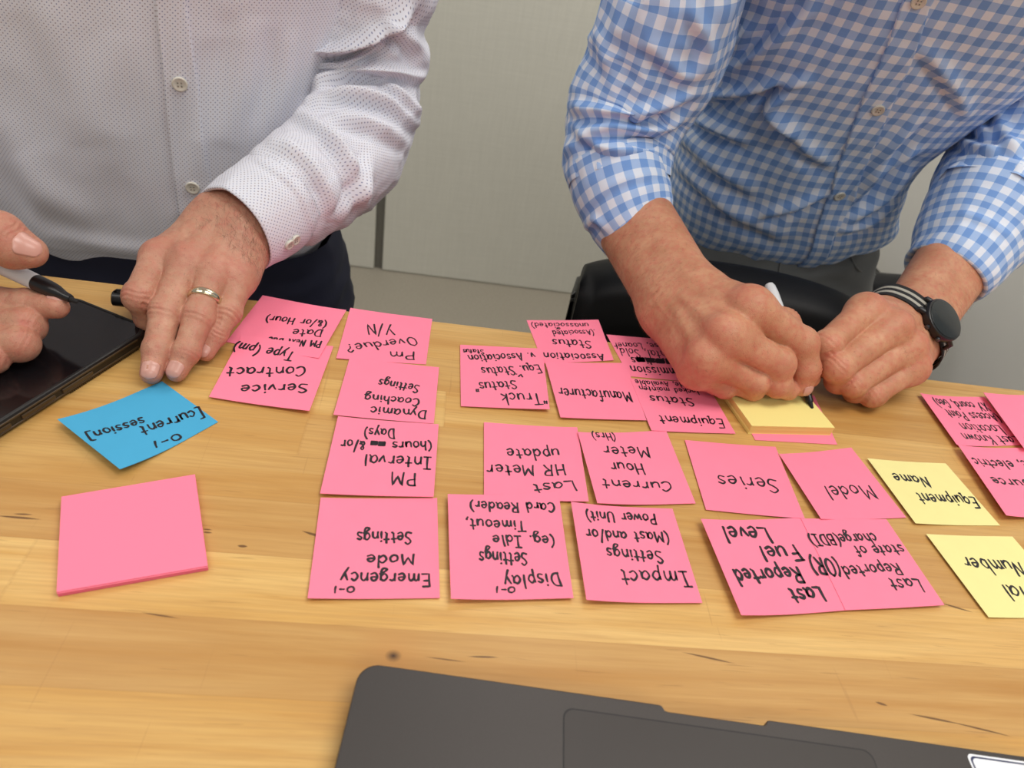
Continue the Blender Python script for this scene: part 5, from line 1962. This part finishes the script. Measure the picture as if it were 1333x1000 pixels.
lineB0 = arc_line(A, UV, [(1176, 6), (1128, 120), (1084, 250), (1060, 300)])
lineB1 = arc_line(A, UV, [(1212, 6), (1162, 130), (1112, 260), (1085, 312)])
strip_along(A, UV, lambda v: min(lineB0(v), lineB1(v)), lambda v: max(lineB0(v), lineB1(v)), .0026, 'placket', M['gingham'], shirtB)
bB = bvh_of([shirtB] + list(shirtB.children))
for (x_, y_) in ((1196, 2), (1143, 143), (1093, 255)):
    button(shirtB, bB, x_, y_, .0066)
for path, folds, lab in ((sleeve_RR, [
        ([(742, 140), (800, 146), (855, 140), (905, 115)], .010, 8), ([(742, 195), (790, 165), (850, 170), (890, 150)], .009, 8), ([(745, 160), (790, 195), (855, 195)], .007, 7),
        ([(775, 40), (800, 100), (790, 140)], .005, 12), ([(900, 10), (920, 60), (905, 100)], .006, 9), ([(840, 50), (880, 90), (905, 100)], .005, 10)], 'rolled sleeve of the writing arm'),
        (sleeve_RL, [([(1246, 180), (1290, 200), (1333, 190)], .009, 8), ([(1232, 225), (1280, 225), (1333, 240)], .008, 8), ([(1250, 150), (1280, 170), (1310, 160)], .007, 7),
                     ([(1290, 120), (1310, 180), (1330, 230)], .005, 9)], 'rolled sleeve of the watch arm')):
    B, UVb, _, _ = tubegrid(path, 150, 0.003)
    B = cloth(B, folds, [(.0035, (.05, .05, .05), 65), (.0014, (.024, .024, .024), 66)])
    s_ = grid_mesh('sleeve', B, M['gingham'], shirtB, UVb)
    s_['label'] = lab
cuff(cuff_RR, M['gingham'], shirtB, thick=.004, folds=[([(755, 275), (800, 240), (860, 225)], .002, 5), ([(762, 300), (775, 285), (790, 300)], .004, 5)], wr=[(.0015, (.04, .04, .04), 71)])
cuff(cuff_RL, M['gingham'], shirtB, thick=.004, folds=[([(1210, 290), (1260, 280), (1320, 310)], .002, 5)], wr=[(.0015, (.04, .04, .04), 72)])
V, F = slab(rounded_rect(.39, .672, .15, .15, .07), [(TZ + .485, .004), (TZ + .505, .012), (TZ + .518, .022), (TZ + .512, .026)])
mesh('collar', V, F, M['gingham'], shirtB, smooth=True)
trB = legs(pB, M['grey_twill'], [(-.30, .495, .95, .155, .115, .12), (-.22, .495, .95, .166, .126, .125), (-.12, .495, .948, .164, .126, .122), (-.05, .490, .945, .150, .116, .105), (-.022, .485, .945, .143, .110, .100), (.000, .480, .944, .136, .104, .095)], feetB[0], feetB[1], 0.085, yaw=YAW_B, tilt=.018)
bT = bvh_of([trB])
def seam(pts, r, name, mat='grey_twill'):
    P = [hit(bT, *p) for p in pts]
    P = [p + n * r * 0.5 for p, n in P if p is not None]
    if len(P) < 2: return
    P = catmull(P, 4)
    V, F = tube(P, r, 8)
    mesh(name, V, F, M[mat], trB, smooth=True)
seam([(1106, 322), (1108, 336), (1118, 352), (1138, 358), (1155, 348), (1160, 334)], .0016, 'pocket_edge')
seam([(903, 276), (902, 290), (893, 302), (883, 307)], .0016, 'pocket_edge')
seam([(1017, 336), (1015, 348), (1013, 362)], .0016, 'fly_seam')
seam([(925, 288), (920, 296), (915, 304)], .0035, 'belt_loop')
seam([(1100, 324), (1097, 330), (1094, 336)], .0035, 'belt_loop')

# ------------------------------------------------------------------ wrist watch
M['watch_glass'] = simple('dark_watch_glass', srgb(34, 40, 42), 0.22, 0.03, Specular_IOR_Level=0.4)
m = NT('striped_watch_strap')
uv = m.coord('UV')
ux, uy, uz = m.sep(uv)
f1 = m.math('LESS_THAN', m.math('ABSOLUTE', m.math('SUBTRACT', ux, 0.31)), 0.085)
f2 = m.math('LESS_THAN', m.math('ABSOLUTE', m.math('SUBTRACT', ux, 0.69)), 0.085)
wv = m.noise(m.scale(uv, (60, 400, 1)), 1.0, 2)
m.out(m.mix(m.math('ADD', f1, f2), srgb(24, 24, 26), srgb(168, 164, 152)), 0.8)
m.bump(wv, 0.3, 0.0004)
M['strap'] = m.mat
axw = hRL.axis
wc = hRL.w - axw * 0.017
nw = -CR[2] * .97 - CR[0] * .12 + CR[1] * .16; nw -= axw * (nw @ axw); nw /= np.linalg.norm(nw)
sw = np.cross(axw, nw)
def wrist_r(dv, off=0.0, extra=0.0):
    rr = np.linspace(.010, .06, 300)
    d = hRL.sdf(wc[None] + axw * off + np.outer(rr, dv))
    i = np.argmax(d > 0)
    return rr[i] + extra
r_top = wrist_r(nw)
wpos = wc + nw * (r_top + 0.0015)
watch = empty('wristwatch', tuple(wpos))
tag(watch, 'black round wristwatch with a striped fabric strap on the right person', 'watch')
V, F = revolve(wpos, nw, [(0.0, .0165), (.0012, .0195), (.004, .0212), (.0085, .0214), (.0100, .0208), (.0106, .0196), (.0104, .0186)], 56)
mesh('case', V, F, M['black_plastic'], watch, smooth=False)
V, F = revolve(wpos + nw * .0085, nw, [(0, .0190), (.0024, .0190), (.0027, .0182)], 56)
mesh('dial', V, F, M['watch_glass'], watch, smooth=False)
for s in (-1, 1):
    b = wpos + nw * .0055 + sw * s * 0.0
    for a in (-.35, .35):
        dv = -axw * math.cos(a) + s * 0 + sw * math.sin(a)
        if s > 0: dv = axw * math.cos(a + 2.6) * -1 + sw * math.sin(a + 2.6)
        p0 = b + dv * .0205
        V, F = revolve(p0, dv, [(0, .0022), (.0028, .0022), (.0034, .0014)], 16)
        if s < 0: mesh('push_button', V, F, M['steel'], watch, smooth=False)
# lugs and strap, following the wrist
for s in (-1, 1):
    for e in (-.0088, .0088):
        V, F = tube([wpos + sw * s * .0170 + axw * e + nw * .005, wpos + sw * s * .0225 + axw * e + nw * .0035, wpos + sw * s * .0240 + axw * e - nw * .004], [.0030, .0026, .0020], 10)
        mesh('lug', V, F, M['black_plastic'], watch, smooth=True)
ns = 90
SV, SF, SUV = [], [], []
rads = []
for k in range(ns + 1):
    t = -math.pi + 2 * math.pi * k / ns
    dv = math.cos(t) * nw + math.sin(t) * sw
    rads.append(max(wrist_r(dv, o_) for o_ in (-.008, 0, .008)) + .0008)
rads = np.array(rads)
for _ in range(3): rads = np.maximum(rads, (np.roll(rads, 1) + np.roll(rads, -1)) / 2)
for k in range(ns + 1):
    t = -math.pi + 2 * math.pi * k / ns
    dv = math.cos(t) * nw + math.sin(t) * sw
    for (lay, us) in ((.0014, np.linspace(-1, 1, 9)), (0.0, np.linspace(1, -1, 9))):
        for u in us:
            SV.append(wc + axw * u * .0100 + dv * (rads[k] + lay)); SUV.append(((u + 1) / 2, k / ns * 12))
m_ = 18
for k in range(ns):
    for q in range(m_):
        SF.append((k * m_ + q, k * m_ + (q + 1) % m_, (k + 1) * m_ + (q + 1) % m_, (k + 1) * m_ + q))
mesh('strap', SV, SF, M['strap'], watch, smooth=False, uv=SUV)
smooth_children(watch)

# ------------------------------------------------------------------ chairs
office_chair('black office chair pushed up to the table in front of the grey trousers', TZ - .010, .365, (.346, .735, 0), 0.0)
c2 = PY(1166, 352, 1.42)
office_chair('black chair mostly hidden behind the right person, against the white wall', float(c2[2]), .34, (float(c2[0]) - .06, 1.40, 0), math.radians(180), arms=False)
for o in list(COL.objects):
    if o.type == 'MESH' and o.name.startswith(('seat', 'base_arm', 'caster', 'gas_lift', 'arm_pad', 'shoe')):
        b2 = bmesh.new(); b2.from_mesh(o.data)
        for e in b2.edges:
            e.smooth = not (len(e.link_faces) == 2 and e.calc_face_angle(0) > 0.8)
        b2.to_mesh(o.data); b2.free()
        o.data.polygons.foreach_set('use_smooth', [True] * len(o.data.polygons))
body_hair(pB, hRR, 420, wrist_region(hRR, -.015, .11), 4, (.003, .008), 'fair_hair')
body_hair(pB, hRL, 320, wrist_region(hRL, -.005, .11), 5, (.003, .008), 'fair_hair')
